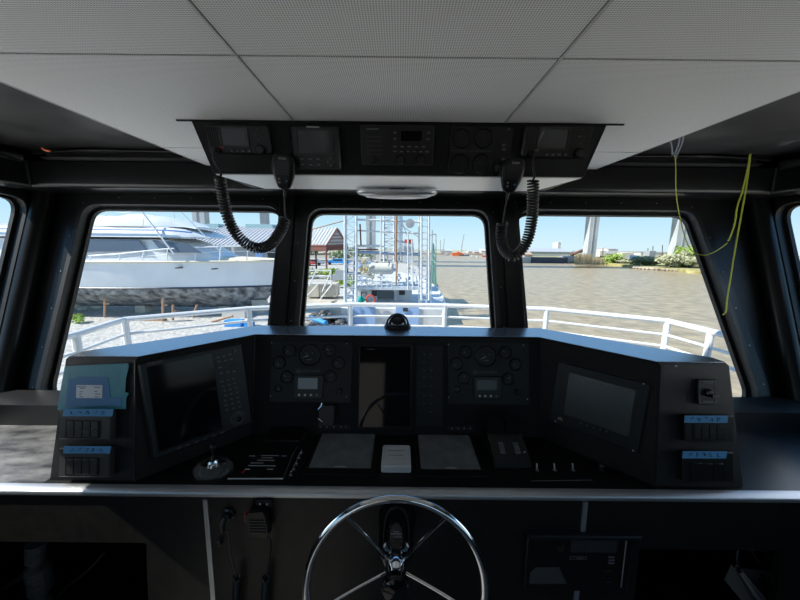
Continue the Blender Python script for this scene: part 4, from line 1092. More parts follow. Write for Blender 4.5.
# ================================================================= outside
ZW = -6.0; ZL = -4.85
struct(MB().add([(-230,-160,ZW),(260,-160,ZW),(260,225,ZW),(-230,225,ZW)], [(0,1,2,3)]), 'river_water', M['water'], smooth=0)
def land(name, pts, z, m, z0=ZW-.6):
    return struct(MB().prism(pts, z0, z), name, m)
land('ground_left', [(-230,-40),(-5.6,-40),(-5.6,16),(-5.0,27),(-5.2,34),(-4,44),(4.5,46),(5.5,70),(-6,100),(-230,150)], ZL, M['gravel'])
land('ground_far_bank', [(-230,150),(-100,130),(0,195),(46,192),(120,196),(270,225),(270,250),(-230,250)], -5.0, M['mud'])
e1 = PZ(574,263.5,ZW); e2 = PZ(604,265,ZW); e3 = PZ(634,268.5,ZW); e4 = PZ(700,274,ZW)
land('ground_right_bank', [(e1.x,e1.y),(e2.x,e2.y),(e3.x+1,e3.y),(e4.x,e4.y),(e4.x+60,e4.y-14),(260,30),(260,245),(110,245),(62,190)], -5.3, M['grass'])

def pbox(mb, u0, v0, u1, v1, Y, dY):     # a box whose near face covers the given pixels at distance Y
    a = P(u0,v1,Y); b = P(u1,v0,Y); mb.box((a.x,Y,a.z),(b.x,Y+dY,b.z)); return a, b
# ---------------------------------------------------------------- motor yacht on the hard
YC = 22.3
def zat(v, Y, u=200): return P(u,v,Y).z
xb = P(301,262,YC).x
ya = thing('motor_yacht', (-16,YC,ZL), 'big white motor yacht hauled out on stands over the gravel, seen through the left window', 'yacht')
secs = []; NS = 22
def beam_(t):  return 2.65*(1-max(0,(t-.45)/.55)**2.2)          # t: 0 stern .. 1 bow
xs_ = -30.0
zsh = zat(262.5,YC-2.6,120)
for i in range(NS+1):
    t = i/NS; x = xs_+(xb-xs_)*t; b = max(.04, beam_(t)); zs = zsh-.02+ .12*t*t
    kz = -4.50+1.6*max(0,(t-.88)/.12)**2; rake = 1.6*max(0,(t-.6)/.4)
    sec = [(x,YC-b,zs),(x-rake*.25,YC-b*.97,(zs*2-2.92)/3),(x-rake*.6,YC-b*.90,-2.92),(x-rake*.8,YC-b*.82,max(kz+.4,-3.35)),(x-rake,YC-b*.35,max(kz+.1,-4.1)),(x-rake,YC,kz)]
    sec += [(p[0],2*YC-p[1],p[2]) for p in sec[-2::-1]]
    secs.append(sec)
def sub(secs, a, b): return [s[a:b]+s[len(s)-b:len(s)-a] for s in secs]
k = 11
hs = MB(); 
for lo_,hi_,nm,mt in ((0,3,'hull_topsides','hull'),(2,6,'hull_bottom','bottomp')):
    mb = MB(); rows = []
    for s in secs:
        near = s[lo_:hi_]; far = s[len(s)-hi_:len(s)-lo_]
        rows.append(near+far if hi_ < 6 else near+far[1:])
    kk = len(rows[0]); vs = [p for r in rows for p in r]; fs = []
    for i in range(len(rows)-1):
        for q in range(kk-1):
            fs.append((i*kk+q,i*kk+q+1,(i+1)*kk+q+1,(i+1)*kk+q))
    if lo_ == 0:   # leave out the middle strip between the two sides, add the deck
        fs = [f for f in fs if f[0]%kk != 2]
        for i in range(len(rows)-1): fs.append((i*kk,(i+1)*kk,(i+1)*kk+kk-1,i*kk+kk-1))
    fs.append(tuple(range(kk)))
    mb.add(vs, fs).build(nm, M[mt], ya, smooth=30)
def hull_line(z, r, t0=0, t1=1, out=.02):
    pts = []
    for i in range(NS+1):
        t = i/NS
        if t < t0 or t > t1: continue
        s = secs[i]; 
        for a,b in zip(s[:5],s[1:6]):
            if b[2] <= z <= a[2]:
                f = (z-a[2])/(b[2]-a[2]+1e-9); pts.append((a[0]+(b[0]-a[0])*f, a[1]+(b[1]-a[1])*f-out, z)); break
    return pts
MB().tube(hull_line(-2.90,0), .06, 6).build('boot_stripe', M['stripe'], ya)
MB().tube([(s[0][0],s[0][1],s[0][2]) for s in secs], .075, 6).build('rub_rail', M['decktan'], ya)
# toe rail band below deck line
MB().tube(hull_line(zsh-.62,0,.0,.42), .018, 5).build('hull_moulding', M['stripe'], ya)
for u,v in ((177,268),(213,269)):
    p = P(u,v,YC-2.5); MB().box((p.x-.10,p.y-.05,p.z-.03),(p.x+.10,p.y+.4,p.z+.03)).build('hull_port', M['dark'], ya)
# deck crown and cabin trunk in tan/cream
mb = MB(); rows = []
for i in range(10,NS):
    t = i/NS; s = secs[i][0]; b = beam_(t)*.80; x = s[0]; h = .42*math.sin(PI*min(1,(1-t)/.5)*.5)+.03
    rows.append([(x,YC-b,s[2]),(x,YC-b*.85,s[2]+h*.8),(x,YC-b*.4,s[2]+h),(x,YC+b*.4,s[2]+h),(x,YC+b*.85,s[2]+h*.8),(x,YC+b,s[2])])
mb.loft(rows).build('foredeck', M['decktan'], ya)
def house(name, m, prof, hw, z0f, taper=.12, parent=ya):
    # prof: list of (x, top z, bottom z, half width)
    rows = []
    for x,zt_,zb_,w_ in prof:
        h = max(.02, zt_-zb_)
        rows.append([(x,YC-w_,zb_),(x,YC-w_*(1-.05),zb_+h*.6),(x,YC-w_*.86,zb_+h*.93),(x,YC-w_*.5,zt_),(x,YC+w_*.5,zt_),(x,YC+w_*.86,zb_+h*.93),(x,YC+w_*.95,zb_+h*.6),(x,YC+w_,zb_)])
    return MB().loft(rows).build(name, M[m], parent, smooth=50)
def X(u, v, Y=YC-2.0): return P(u,v,Y).x
def Z(u, v, Y=YC-2.0): return P(u,v,Y).z
zd = zsh+.02
zh = Z(120,237.5)
house('deckhouse', 'hull', [(-29,zh,zd,2.15),(X(150,240),zh,zd,2.15),(X(165,240),zh-.02,zd,2.1),(X(182,246),Z(182,243),zd,1.9),(X(200,252),Z(200,250),zd,1.6),(X(214,258),Z(214,257),zd,1.3)], 0, 0)
# tinted side windows and shaded front screens
def sidepanel(name, px, Yp, m, parent=ya, th=.05):
    pts = [P(u,v,Yp) for u,v in px]; n_ = len(pts)
    MB().add([tuple(p) for p in pts]+[(p.x,p.y+th,p.z) for p in pts], [tuple(range(n_)), tuple(range(n_,2*n_))[::-1]]+[(i,i+n_,(i+1)%n_+n_,(i+1)%n_) for i in range(n_)]).build(name, m, parent, smooth=0)
sidepanel('side_window', ((60,240),(138,239.5),(147,250.5),(60,252.5)), YC-2.24, M['tint'])
sidepanel('side_window', ((152,240),(157,240),(167,249.5),(160,250)), YC-2.22, M['tint'])
sidepanel('front_screen', ((165,240.5),(186,243.5),(202,253),(168,252)), YC-2.16, M['tint'])
zf0, zf1 = Z(120,237), Z(120,226)
house('flybridge', 'hull', [(-28,zf1,zf0,2.3),(X(165,228),zf1,zf0,2.3),(X(180,230),zf1-.12,zf0,2.2),(X(192,234),zf1-.4,zf0+.02,1.9),(X(203,240),Z(203,238),zf0,1.3)], 0, 0)
MB().tube([(-28,YC-2.34,(zf0+zf1)/2+.1),(X(165,230),YC-2.34,(zf0+zf1)/2+.1),(X(180,232),YC-2.24,(zf0+zf1)/2+.06),(X(192,236),YC-1.93,(zf0+zf1)/2-.02)], .045, 5).build('blue_stripe', M['bstripe'], ya, label='thin blue stripe')
zc0, zc1 = zf1-.02, Z(130,212.5)
house('flybridge_canopy', 'canvas', [(X(97,222)-3,zc0+.5,zc0,1.7),(X(97,222),zc0+.7,zc0,1.95),(X(112,214),zc1-.2,zc0,2.05),(X(128,213),zc1,zc0,2.05),(X(142,214),zc1-.1,zc0,2.05)], 0, 0)
house('flybridge_screen', 'hull', [(X(142,214),zc1-.1,zc0,2.04),(X(155,217),zc1-.22,zc0,2.0),(X(168,221),Z(168,220),zc0,1.85),(X(180,226),Z(180,226),zc0,1.6),(X(190,230),zc0+.05,zc0-.1,1.4)], 0, 0)
mb = MB().tube(smooth([P(104,217,YC-1.7),P(112,210,YC-1.7),P(120,213,YC-1.7),P(131,212,YC-1.7),P(134,209,YC-1.7)],5), .03, 6)
mb.build('arch_rail', M['rail'], ya)
# handrail along the deck with stanchions
def dk_pt(u, v):
    x = P(u,v,YC-2.3).x; t = (x-xs_)/(xb-xs_); return Vector((x, YC-max(.1,beam_(t))*.96, zsh+.12*t*t))
rt = []
for u,vt in ((92,256),(120,254),(142,251.5),(164,249),(190,247.5),(212,246.5),(237,246),(266,247.5),(285,250)):
    a = dk_pt(u,vt); z1 = P(u,vt,a.y).z; rt.append(Vector((a.x+.05,a.y,z1)))
    MB().bar(a, (a.x+.16,a.y,z1), .035).build('stanchion', M['rail'], ya)
MB().tube(rt, .045, 6).build('deck_rail', M['rail'], ya)
MB().tube([r-Vector((0,0,.32)) for r in rt], .02, 5).build('deck_rail', M['rail'], ya)
# outrigger poles and mast whips
MB().bar(P(137,205,YC-2.4), P(174,254,YC-2.4), .05).build('outrigger', M['rail'], ya)
MB().bar(P(176,207,YC-2.1), P(221,252,YC-2.1), .03).build('outrigger', M['galv'], ya)
for (a,b) in (((152,213),(157,216)),((158,217),(168,205)),((166,219),(178,222)),((174,213),(175,222))):
    MB().bar(P(*a,YC), P(*b,YC), .02).build('antenna', M['galv'], ya)
# jack stands
for u,v0,v1 in ((105,298,318),(163,299,322),(173,305,321),(193,318,305)):
    v0,v1 = min(v0,v1),max(v0,v1); Y_ = 18.9
    g = PZ(u,v1,ZL); q = P(u,v0,g.y)
    t = thing('jack_stand', (g.x,g.y,ZL), {105:'leftmost rusty jack stand under the yacht',163:'tall rusty jack stand left of the middle under the yacht',173:'short jack stand just right of the tall one under the yacht',193:'leaning wooden brace, rightmost of the props under the yacht'}[u], 'jack stand', 'props under the yacht')
    top_ = Vector((q.x+(.25 if u == 193 else 0), g.y, q.z))
    MB().bar((g.x,g.y,ZL+.05), top_, .07).build('post', M['rusty'], t)
    MB().box((top_.x-.08,g.y-.05,top_.z-.40),(top_.x+.24,g.y+.05,top_.z-.34)).build('cross_arm', M['rusty'], t)
    if False:
        for dx in (-.35,.35): MB().bar((g.x+dx,g.y-.2,ZL), (g.x,g.y,ZL+.7), .03).build('foot', M['rusty'], t)

def clump(name, c, rx, ry, rz, n, leaf, m, label, cat, group=None, trunk=False, seed=1, sub_=None):
    rnd = random.Random(seed); t = thing(name, (c[0],c[1],c[2]), label, cat, group); mb = MB()
    lobes = [(Vector((rnd.uniform(-.6,.6)*rx, rnd.uniform(-.5,.5)*ry, rz*rnd.uniform(.35,1.3))), rnd.uniform(.35,.6)) for _ in range(7)]
    for i in range(n):
        lc,lr = lobes[rnd.randrange(7)]
        d = Vector((rnd.gauss(0,1),rnd.gauss(0,1),rnd.gauss(0,1))).normalized()*(lr*rnd.uniform(.7,1.05))
        p = Vector(c)+lc+Vector((d.x*rx,d.y*ry,d.z*rz)); p.z = max(p.z, c[2]+.02)
        a = Vector((rnd.gauss(0,1),rnd.gauss(0,1),rnd.gauss(0,1))).normalized(); b = a.orthogonal().normalized()
        l = leaf*rnd.uniform(.6,1.3)
        mb.add([p+a*l,p+b*l*.6,p-a*l,p-b*l*.6], [(0,1,2,3)])
    mb.build('foliage', m, t, smooth=0, fix=False)
    core = MB()
    for lc,lr in lobes: core.ball(Vector(c)+lc, lr*.72*min(rx,rz), 8)
    core.build('inner_foliage', m, t, fix=False)
    if trunk:
        MB().tube([(c[0],c[1],c[2]-.1),(c[0]+.1,c[1],c[2]+rz*.6)], [.05*rx+.04,.03*rx], 6).build('trunk', M['trunk'], t)
    return t
g = PZ(81,323,ZL); clump('weed_clump', (g.x,g.y,ZL), .55,.4,.35, 240, .07, M['leafg'], 'small bright green weed on the gravel left of the leftmost jack stand', 'plant')
g = PZ(88,310,ZL)
rnd = random.Random(5); mb = MB()
for i in range(9):
    c_ = Vector((g.x+rnd.uniform(-1.3,.9), g.y+rnd.uniform(-.4,.4), ZL+rnd.uniform(.1,.75))); s_ = rnd.uniform(.25,.5)
    mb.loft([[c_+Vector((s_*1.2*math.cos(a)*k_*rnd.uniform(.7,1.2),s_*math.sin(a)*k_,(zz-.5)*s_)) for a in [2*PI*i_/7 for i_ in range(7)]] for zz,k_ in ((0,.8),(.4,1),(.8,.7),(1,.2))])
mb.build('rubble_heap', M['canvas'], None, 'pale heap of broken fibreglass under the yacht at the left', 'rubble', smooth=0, kind='stuff')
g = PZ(233,327,ZL); a = P(224,322,g.y)
MB().box((a.x,g.y,ZL),(a.x+.95,g.y+.5,ZL+.38)).build('blue_crate', M['bluet'], None, 'bright blue crate on the gravel left of the railing post in the left window', 'crate')
MB().box((a.x+1.15,g.y,ZL),(a.x+1.55,g.y+.5,ZL+.34)).build('blue_crate', M['bluet'], None, 'bright blue crate on the gravel right of the railing post in the left window', 'crate')
g = PZ(225,318,ZL); MB().box((g.x-.2,g.y,ZL),(g.x+1.3,g.y+.6,ZL+.55)).build('cardboard_carton', M['housew'], None, 'pale carton behind the blue crates under the bow of the yacht', 'carton')
g = PZ(208,322,ZL); MB().bar((g.x+.2,g.y,ZL), P(233,316,g.y), .07).build('timber_prop', M['rusty'], None, 'tan timber leaning beside the pale carton under the yacht bow', 'timber')
g = PZ(148,321,ZL); MB().box((g.x-1.0,g.y,ZL),(g.x+1.0,g.y+.25,ZL+.14)).build('timber_block', M['rusty'], None, 'low brown timber lying on the gravel between two jack stands', 'timber')
# block wall of keel blocks
for u in (218,128,253):
    g = PZ(u,316,ZL); MB().box((g.x-.35,YC-.5,ZL),(g.x+.35,YC+.5,-4.36 if u != 253 else -3.9)).build('keel_block', M['concrete'], None, {218:'pale keel block under the yacht left of the blue crates',128:'keel block under the yacht between the left jack stands',253:'keel block under the bow of the yacht'}[u], 'keel block', 'keel blocks under the yacht')

# ---------------------------------------------------------------- big shed behind the yacht
Ys = 48
t = thing('boat_shed', (-30,Ys,ZL), 'long grey metal roofed shed behind the yacht', 'building')
a = P(-60,247,Ys); b = P(282,251,Ys); rzl = P(200,226,Ys+9).z; ez = P(220,245,Ys).z
MB().box((a.x-30,Ys+.6,ZL),(b.x,Ys+11,ez)).build('shed_walls', M['shedwall'], t)
rf = MB(); r0 = a.x-32; r1 = b.x+.4
rf.hexa([(r0,Ys-.3,ez-.15),(r1,Ys-.3,ez-.15),(r1,Ys+9,rzl-.15),(r0,Ys+9,rzl-.15)],[(r0,Ys-.3,ez),(r1,Ys-.3,ez),(r1,Ys+9,rzl),(r0,Ys+9,rzl)])
rf.hexa([(r0,Ys+9,rzl-.15),(r1,Ys+9,rzl-.15),(r1,Ys+11.3,ez-.15),(r0,Ys+11.3,ez-.15)],[(r0,Ys+9,rzl),(r1,Ys+9,rzl),(r1,Ys+11.3,ez),(r0,Ys+11.3,ez)])
xx = r0
while xx < r1:
    rf.tube([(xx,Ys-.32,ez+.02),(xx,Ys+9,rzl+.02)], .10, 4); xx += .62
rf.build('roof', M['roofm'], t, smooth=0)
for u0,u1 in ((192,219),(246,273)):
    p = P(u0,224,Ys+8.3); q = P(u1,224,Ys+8.3); MB().box((p.x,Ys+8,rzl-.4),(q.x,Ys+10,rzl+.35)).build('ridge_vent', M['teal2'], t, label='pale teal ridge vent')
for u,v0,v1,wd,m in ((221,246,256,9,'teal2'),(259,251,258,7,'paleblue'),(233,247,256,2,'rail'),(272,251,260,8,'dark'),(202,248,256,7,'roofm')):
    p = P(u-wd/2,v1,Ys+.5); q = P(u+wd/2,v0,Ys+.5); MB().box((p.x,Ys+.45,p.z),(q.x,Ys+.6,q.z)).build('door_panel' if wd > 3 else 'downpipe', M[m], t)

# ---------------------------------------------------------------- highway bridge: piers, two decks overhead
YB = 107
br = thing('highway_bridge', (0,YB,ZW), 'tall grey concrete highway bridge piers rising behind the boats and the bank', 'bridge')
for u,wd,dY in ((203,11.5,0),(266,6,6),(371,8.5,0),(590.5,8.5,0),(680.5,15,0)):
    d_ = P(u,240,YB+dY); w_ = wd/F*(YB+dY)*.97
    m_ = MB(); hw = w_/2
    m_.loft([[(d_.x-hw*k1,YB+dY-1.4,z),(d_.x+hw*k1,YB+dY-1.4,z),(d_.x+hw*k1,YB+dY+1.4,z),(d_.x-hw*k1,YB+dY+1.4,z)] for z,k1 in ((ZW-1,1),(4,1),(16,1.15))])
    m_.build('pier', M['concdark'], br)
    if wd > 8.4:
        MB().box((d_.x-hw*.28,YB+dY-1.6,ZW),(d_.x-hw*.18,YB+dY-1.3,16)).build('pier_groove', M['shedwall'], br)
for y0 in (YB-24.5,YB-3): MB().box((-220,y0,16),(250,y0+6.5,17.5)).build('bridge_deck', M['concdark'], br)

# ---------------------------------------------------------------- open pavilion
Yp_ = 50
t = thing('open_pavilion', P(322,270,Yp_), 'open sided pavilion with a white ribbed gable roof and rust brown frame', 'building')
ez = P(330,248,Yp_).z; ap = P(336.5,228,Yp_); xl = P(327,247,Yp_).x; xr = P(346,247,Yp_).x; x0_ = P(327,247,Yp_).x
# ridge runs back to the left: gable end faces us at the right
ra_ = P(337,228.5,Yp_); la = P(326,246,Yp_); rb_ = P(347,245,Yp_+3.5)
back = Vector((-5.6,1.8,0))
mb = MB()
for p,q in ((la,ra_),(ra_,rb_)):
    mb.add([p,q,q+back,p+back]+[x+Vector((0,0,.14)) for x in (p,q,q+back,p+back)], [(0,3,2,1),(4,5,6,7),(0,1,5,4),(1,2,6,5),(2,3,7,6),(3,0,4,7)])
for k in range(11):
    f = k/10.5; mb.tube([la+back*f+Vector((0,0,.18)), ra_+back*f+Vector((0,0,.18))], .09, 4)
mb.build('roof', M['roofw'], t, smooth=0)
gm = MB(); 
gm.bar(la, rb_, .18).bar(la, la+back, .18).bar(rb_, rb_+back, .18)
gm.bar(la+Vector((0,0,-.5)), rb_+Vector((0,0,-.5)), .15).bar(la, ra_, .12).bar(ra_, rb_, .12)
for f in (.2,.4,.6,.8): gm.bar(la.lerp(ra_,f), rb_.lerp(ra_,f), .07)
for f in (.3,.5,.7): gm.bar(la.lerp(rb_,f), la.lerp(rb_,f)+Vector((0,0,(ra_.z-la.z)*(1-abs(f-.5)*2))), .07)
gm.build('gable_frame', M['rust'], t)
MB().add([la+Vector((0,0,0)),ra_,rb_,la+Vector((.2,.3,0)),ra_+Vector((.2,.3,0)),rb_+Vector((.2,.3,0))],[(0,1,2),(3,5,4)]).build('gable_infill', M['shedwall'], t, smooth=0)
MB().hexa([la+Vector((-.1,-.1,-.75)),rb_+Vector((0,-.1,-.75)),rb_+Vector((0,.1,-.75)),la+Vector((-.1,.1,-.75))],[la+Vector((-.1,-.1,0)),rb_+Vector((0,-.1,0)),rb_+Vector((0,.1,0)),la+Vector((-.1,.1,0))]).build('fascia', M['rust'], t)
MB().hexa([la+back+Vector((0,-.1,-.75)),la+Vector((0,-.1,-.75)),la+Vector((0,.1,-.75)),la+back+Vector((0,.1,-.75))],[la+back+Vector((0,-.1,0)),la+Vector((0,-.1,0)),la+Vector((0,.1,0)),la+back+Vector((0,.1,0))]).build('fascia', M['rust'], t)
for p in (la,rb_,la+back,rb_+back): MB().bar((p.x,p.y,p.z), (p.x,p.y,ZL), .16).build('post', M['rust'], t)
MB().bar(P(306,231,40), P(345,220.5,40), .06).build('mooring_wire', M['rusty'], None, 'brown wire rising from the pavilion roof to the lattice tower', 'wire')
# cars and clutter on the ground behind and beneath the pavilion
def car(u, v, Y, col, label, L_=4.4):
    g = PZ(u,v,ZL) if Y is None else P(u,v,Y); t = thing('car', (g.x,g.y,ZL), label, 'car', 'parked cars beyond the pavilion')
    x,y = g.x,g.y; pr = [(-.5,.35),(-.5,.75),(-.33,.85),(-.18,1.35),(.18,1.4),(.34,.9),(.5,.75),(.5,.35)]
    MB().loft([[(x+a*L_,yy,ZL+b) for a,b in pr] for yy in (y-.85,y+.85)]).build('car_body', col, t)
    MB().box((x-.17*L_,y-.87,ZL+.92),(x+.2*L_,y+.87,ZL+1.25)).build('side_window', M['dark'], t)
    for dx in (-.31,.31): MB(Matrix(((1,0,0,x+dx*L_),(0,0,-1,y-.88),(0,1,0,ZL+.33),(0,0,0,1)))).cyl((0,0,0), .33, -.05, .18, 14).build('wheel', M['rubber'], t)
car(338,262,75,M['bluet'],'bright blue car under the right side of the pavilion roof',5.5)
car(314,264,72,M['shedwall'],'grey blue car left of the pavilion post')
car(304,266,70,M['redroof'],'dull red car at the far left beneath the pavilion')
car(383,262,78,M['housew'],'pale car parked beyond the middle of the lattice towers')
for k,(u,v,Y,rx,rz,m,lab) in enumerate(((312,271,45,3,.8,'leafo','olive scrub on the ground left of the pavilion post'),(336,272,44,2.6,.9,'leafg','green scrub right of the pavilion post'),(345,282,36,1.6,.5,'leafg','bright green grass tuft beside the foot of the lattice tower'),(300,262,90,7,3,'leafd','dark green trees far behind the pavilion'),(350,258,100,9,2.2,'leafd','dark green trees between pavilion and lattice tower'))):
    g = P(u,v,Y); clump('shrub', (g.x,g.y,ZL), rx,rx*.6,rz, 500, .10+rx*.035, M[m], lab, 'shrub', seed=20+k)
g = PZ(338,283,ZL); MB().box((g.x-.9,g.y+1,ZL),(g.x+.9,g.y+2,ZL+.9)).box((g.x-.5,g.y+1,ZL+.9),(g.x+.6,g.y+2,ZL+1.5)).build('dumpster', M['shedwall'], None, 'small blue grey bin beside the concrete block at the quay', 'bin')
# concrete blocks with a white pipe stair frame
Yc = 27.5
for u0,u1,v0,v1,lab in ((306,318.5,284,297,'left concrete quay block under the white pipe frame'),(319.5,336,284,297,'right concrete quay block under the white pipe frame')):
    mb = MB(); pbox(mb,u0,v0,u1,v1,Yc,1.6); mb.build('concrete_block', M['concrete'], None, lab, 'concrete block', 'concrete quay blocks')
t = thing('pipe_frame', P(318,300,Yc-.5), 'white pipe handrail frame with slanting legs by the concrete quay blocks', 'handrail')
fm = MB()
for (a,b) in (((303,270.5),(331,270.5)),((302,276.5),(331,276)),((302,283.5),(332,283.5)),((331,270),(331,284)),((316,270.5),(309,286)),((331,271),(322,292)),((318,284),(305,298)),((332,284),(318,302)),((303,270),(303,284))):
    fm.bar(P(*a,Yc-.4), P(*b,Yc-.4), .055)
fm.build('frame', M['rail'], t)
# quay slab, riprap, blue boom
a = P(302,302,25)
struct(MB().box((-9.5,23,ZL-.3),(-4.4,29,ZL+.12)), 'quay_slab', M['concrete'])
rnd = random.Random(11); rk = MB()
for i in range(260):
    y = rnd.uniform(13,27); f = rnd.random(); x = -5.9+f*1.7+(.4 if y > 22 else 0); z = ZL+.1-f*1.15; s_ = rnd.uniform(.14,.34)
    rk.loft([[Vector((x+s_*k_*math.cos(a)*rnd.uniform(.75,1.2), y+s_*k_*math.sin(a)*rnd.uniform(.75,1.2), z+zz*s_)) for a in [2*PI*i_/6 for i_ in range(6)]] for zz,k_ in ((-.6,.5),(-.1,1),(.35,.85),(.6,.3))])
rk.build('riprap', M['rock'], None, 'dark riprap stones along the quay edge in the middle window', 'rocks', kind='stuff', smooth=0)
a = P(311,318,19); b = P(326,323,18); MB().tube([a,b], .14, 8).build('floating_boom', M['bluet'], None, 'bright blue boom lying along the quay edge in the middle window', 'boom')
struct(MB().hexa([(-7.5,12,ZL+.02),(-5.5,12,ZL+.02),(-5.5,22,ZL+.02),(-7.5,22,ZL+.02)],[(-7.5,12,ZL+.06),(-5.5,12,ZL+.06),(-5.5,22,ZL+.06),(-7.5,22,ZL+.06)]), 'quay_apron', M['concrete'])

# ---------------------------------------------------------------- work vessel with lattice towers
VY = 25.0
v_ = thing('lattice_work_boat', (P(395,300,VY).x,VY,ZW), 'white work boat with tall lattice towers moored ahead in the middle window', 'boat')
def vb(name, m, u0, v0, u1, v1, Y, dY, label=None):
    mb = MB(); pbox(mb,u0,v0,u1,v1,Y,dY); return mb.build(name, M[m], v_, label=label)
hx0 = P(340,330,VY).x; hx1 = P(444,300,VY).x
hull = MB().loft([[(hx0+.3,y,ZW-.2),(hx0,y,zt_),(hx1+ex,y,zt_),(hx1-.3+ex*.5,y,ZW-.2)] for y,zt_,ex in ((VY-1.5,-4.75,0),(VY+4,-4.7,.4),(VY+10,-4.5,.4),(VY+16,-4.2,-1.2),(VY+20,-3.9,-3.2))])
hull.build('hull', M['shipw'], v_)
MB().tube([(hx1,VY-1.5,-4.7),(hx1+.4,VY+4,-4.65),(hx1+.4,VY+10,-4.45),(hx1-1.2,VY+16,-4.15)], .10, 6).build('fender_rail', M['galv'], v_)
# stern bulwark panels with their blue shade put into the colour
vb('bulwark_panel', 'paleblue', 353, 307, 375.5, 327, VY-1.6, .15); vb('bulwark_panel', 'paleblue', 395.5, 306, 419, 328, VY-1.6, .15)
vb('net_drum', 'dark', 377, 306, 393, 312, VY-.5, 1.2); 
p = P(385,316,VY-.6); MB(Matrix(((0,0,1,p.x),(1,0,0,p.y),(0,1,0,p.z),(0,0,0,1)))).cyl((0,0,0), .35, -.6, .6, 16).build('winch_drum', M['dark'], v_)
for u in (376.5,394): vb('orange_float', 'orange', u-1.6, 309, u+1.6, 313, VY-1.0, .3)
for u in (378,383,388,392): vb('winch_frame', 'concrete', u-.6, 312, u+.6, 326, VY-.9, .12)
# cabin with windows under the work deck
vb('cabin', 'shipw', 357, 290, 377, 306, VY+2, 3); vb('cabin', 'shipw', 394, 290, 412, 306, VY+2, 3)
vb('cabin_recess', 'shedwall', 377, 291, 394, 305, VY+3, 2)
for u0,u1,v0,v1 in ((361,367,292,297),(371.5,377,290.5,296),(399,405,290.5,295)): vb('cabin_window', 'dark', u0, v0, u1, v1, VY+1.9, .2)
for u0,u1 in ((362,366.5),): 
    mb = MB()
    for k in range(3): pbox(mb,u0,292.6+k*1.5,u1,293.4+k*1.5,VY+1.85,.05)
    mb.build('window_grille', M['shipw'], v_)
vb('hatch', 'dark', 403, 308, 408, 311.5, VY-1.7, .05)
# work deck with rails and clutter
vb('work_deck', 'galv', 350, 287.5, 421, 289.5, VY, 4)
fm = MB()
for v in (276.5,280.5): fm.bar(P(357,v,VY), P(392,v+.3,VY), .035)
for u in range(357,393,5): fm.bar(P(u,276.5,VY), P(u,288,VY), .03)
fm.build('deck_rail', M['rail'], v_)
rnd = random.Random(21)
cm = [M['shipw'],M['tank'],M['galv'],M['concrete'],M['rail'],M['paleblue']]
for i in range(95):
    u = rnd.uniform(354,421); v = rnd.uniform(258,288) if i > 26 else rnd.uniform(281,288.5); w_ = rnd.uniform(.8,3.4); h = rnd.uniform(.8,3.2)
    mb = MB(); Y_ = VY+rnd.uniform(.5,3.5)
    if i%3: pbox(mb,u,v-h,u+w_,v,Y_,.3)
    else: mb.tube(smooth([P(u,v-h*2,Y_),P(u+w_*.6,v-h,Y_),P(u+w_*rnd.uniform(-1,2),v+1,Y_)],4), rnd.uniform(.03,.08), 6)
    mb.build('deck_fitting', cm[rnd.randrange(6)], v_)
# horizontal tank
p = P(369.5,268.5,VY+2.5); q = P(393,268.5,VY+2.5); r_ = .48
MB(Matrix(((0,0,1,p.x),(1,0,0,p.y),(0,1,0,p.z),(0,0,0,1)))).lathe([(0,-.12),(r_*.7,-.04),(r_,.12),(r_,q.x-p.x-.12),(r_*.7,q.x-p.x+.04),(0,q.x-p.x+.12)], (0,0,0), 20).build('tank', M['tank'], v_, label='cream horizontal tank')
p = P(366,268,VY+3.2); 
for k,(u,v,s_) in enumerate(((364,262,.22),(367,270,.28),(361,268,.18),(370,276,.2),(373,277,.16),(409,268,.14))):
    p = P(u,v,VY+3.2); MB().box((p.x-s_,p.y-s_,p.z-s_*.8),(p.x+s_*.8,p.y+s_,p.z+s_*.9)).bar((p.x-s_*1.3,p.y-s_,p.z-s_),(p.x+s_,p.y-s_,p.z+s_*1.6),s_*.22).build('yellow_machine', M['yel'], v_)
# lattice towers
def tower(u0, u1, v0, v1, Y, dY, w, m, rungs, brace=True, name='lattice_tower', top_in=0):
    mb = MB(); n_ = rungs
    def pt(s, f, yy):
        a = P(u0 if s == 0 else u1, v1, yy); b = P((u0 if s == 0 else u1)+(top_in if s == 0 else -top_in), v0, yy); return a.lerp(b, f)
    for yy in (Y,Y+dY):
        for s in (0,1): mb.bar(pt(s,0,yy), pt(s,1,yy), w, 5)
    for k in range(n_+1):
        f = k/n_
        mb.bar(pt(0,f,Y), pt(1,f,Y), w*.55, 4); 
        if dY: mb.bar(pt(0,f,Y), pt(0,f,Y+dY), w*.5, 4).bar(pt(1,f,Y), pt(1,f,Y+dY), w*.5, 4).bar(pt(0,f,Y+dY), pt(1,f,Y+dY), w*.5, 4)
        if brace and k < n_:
            g = (k+1)/n_; mb.bar(pt(k%2,f,Y), pt(1-k%2,g,Y), w*.45, 4)
            if dY: mb.bar(pt(1,f,Y), pt(1,g,Y+dY), w*.4, 4)
    return mb.build(name, M[m], v_)
tower(345,356.5,207,322,VY-.3,.8,.095,'galv',16)
tower(384,394,207,262,VY+3,.8,.09,'shipw',16)
tower(399,402,207,262,VY+2,.0,.04,'bluegalv',8,False)
tower(421.5,429,207,300,VY-.3,.8,.085,'galv',15,False,'ladder_tower')
tower(419,421,207,322,VY+.4,.5,.05,'shipw',20)
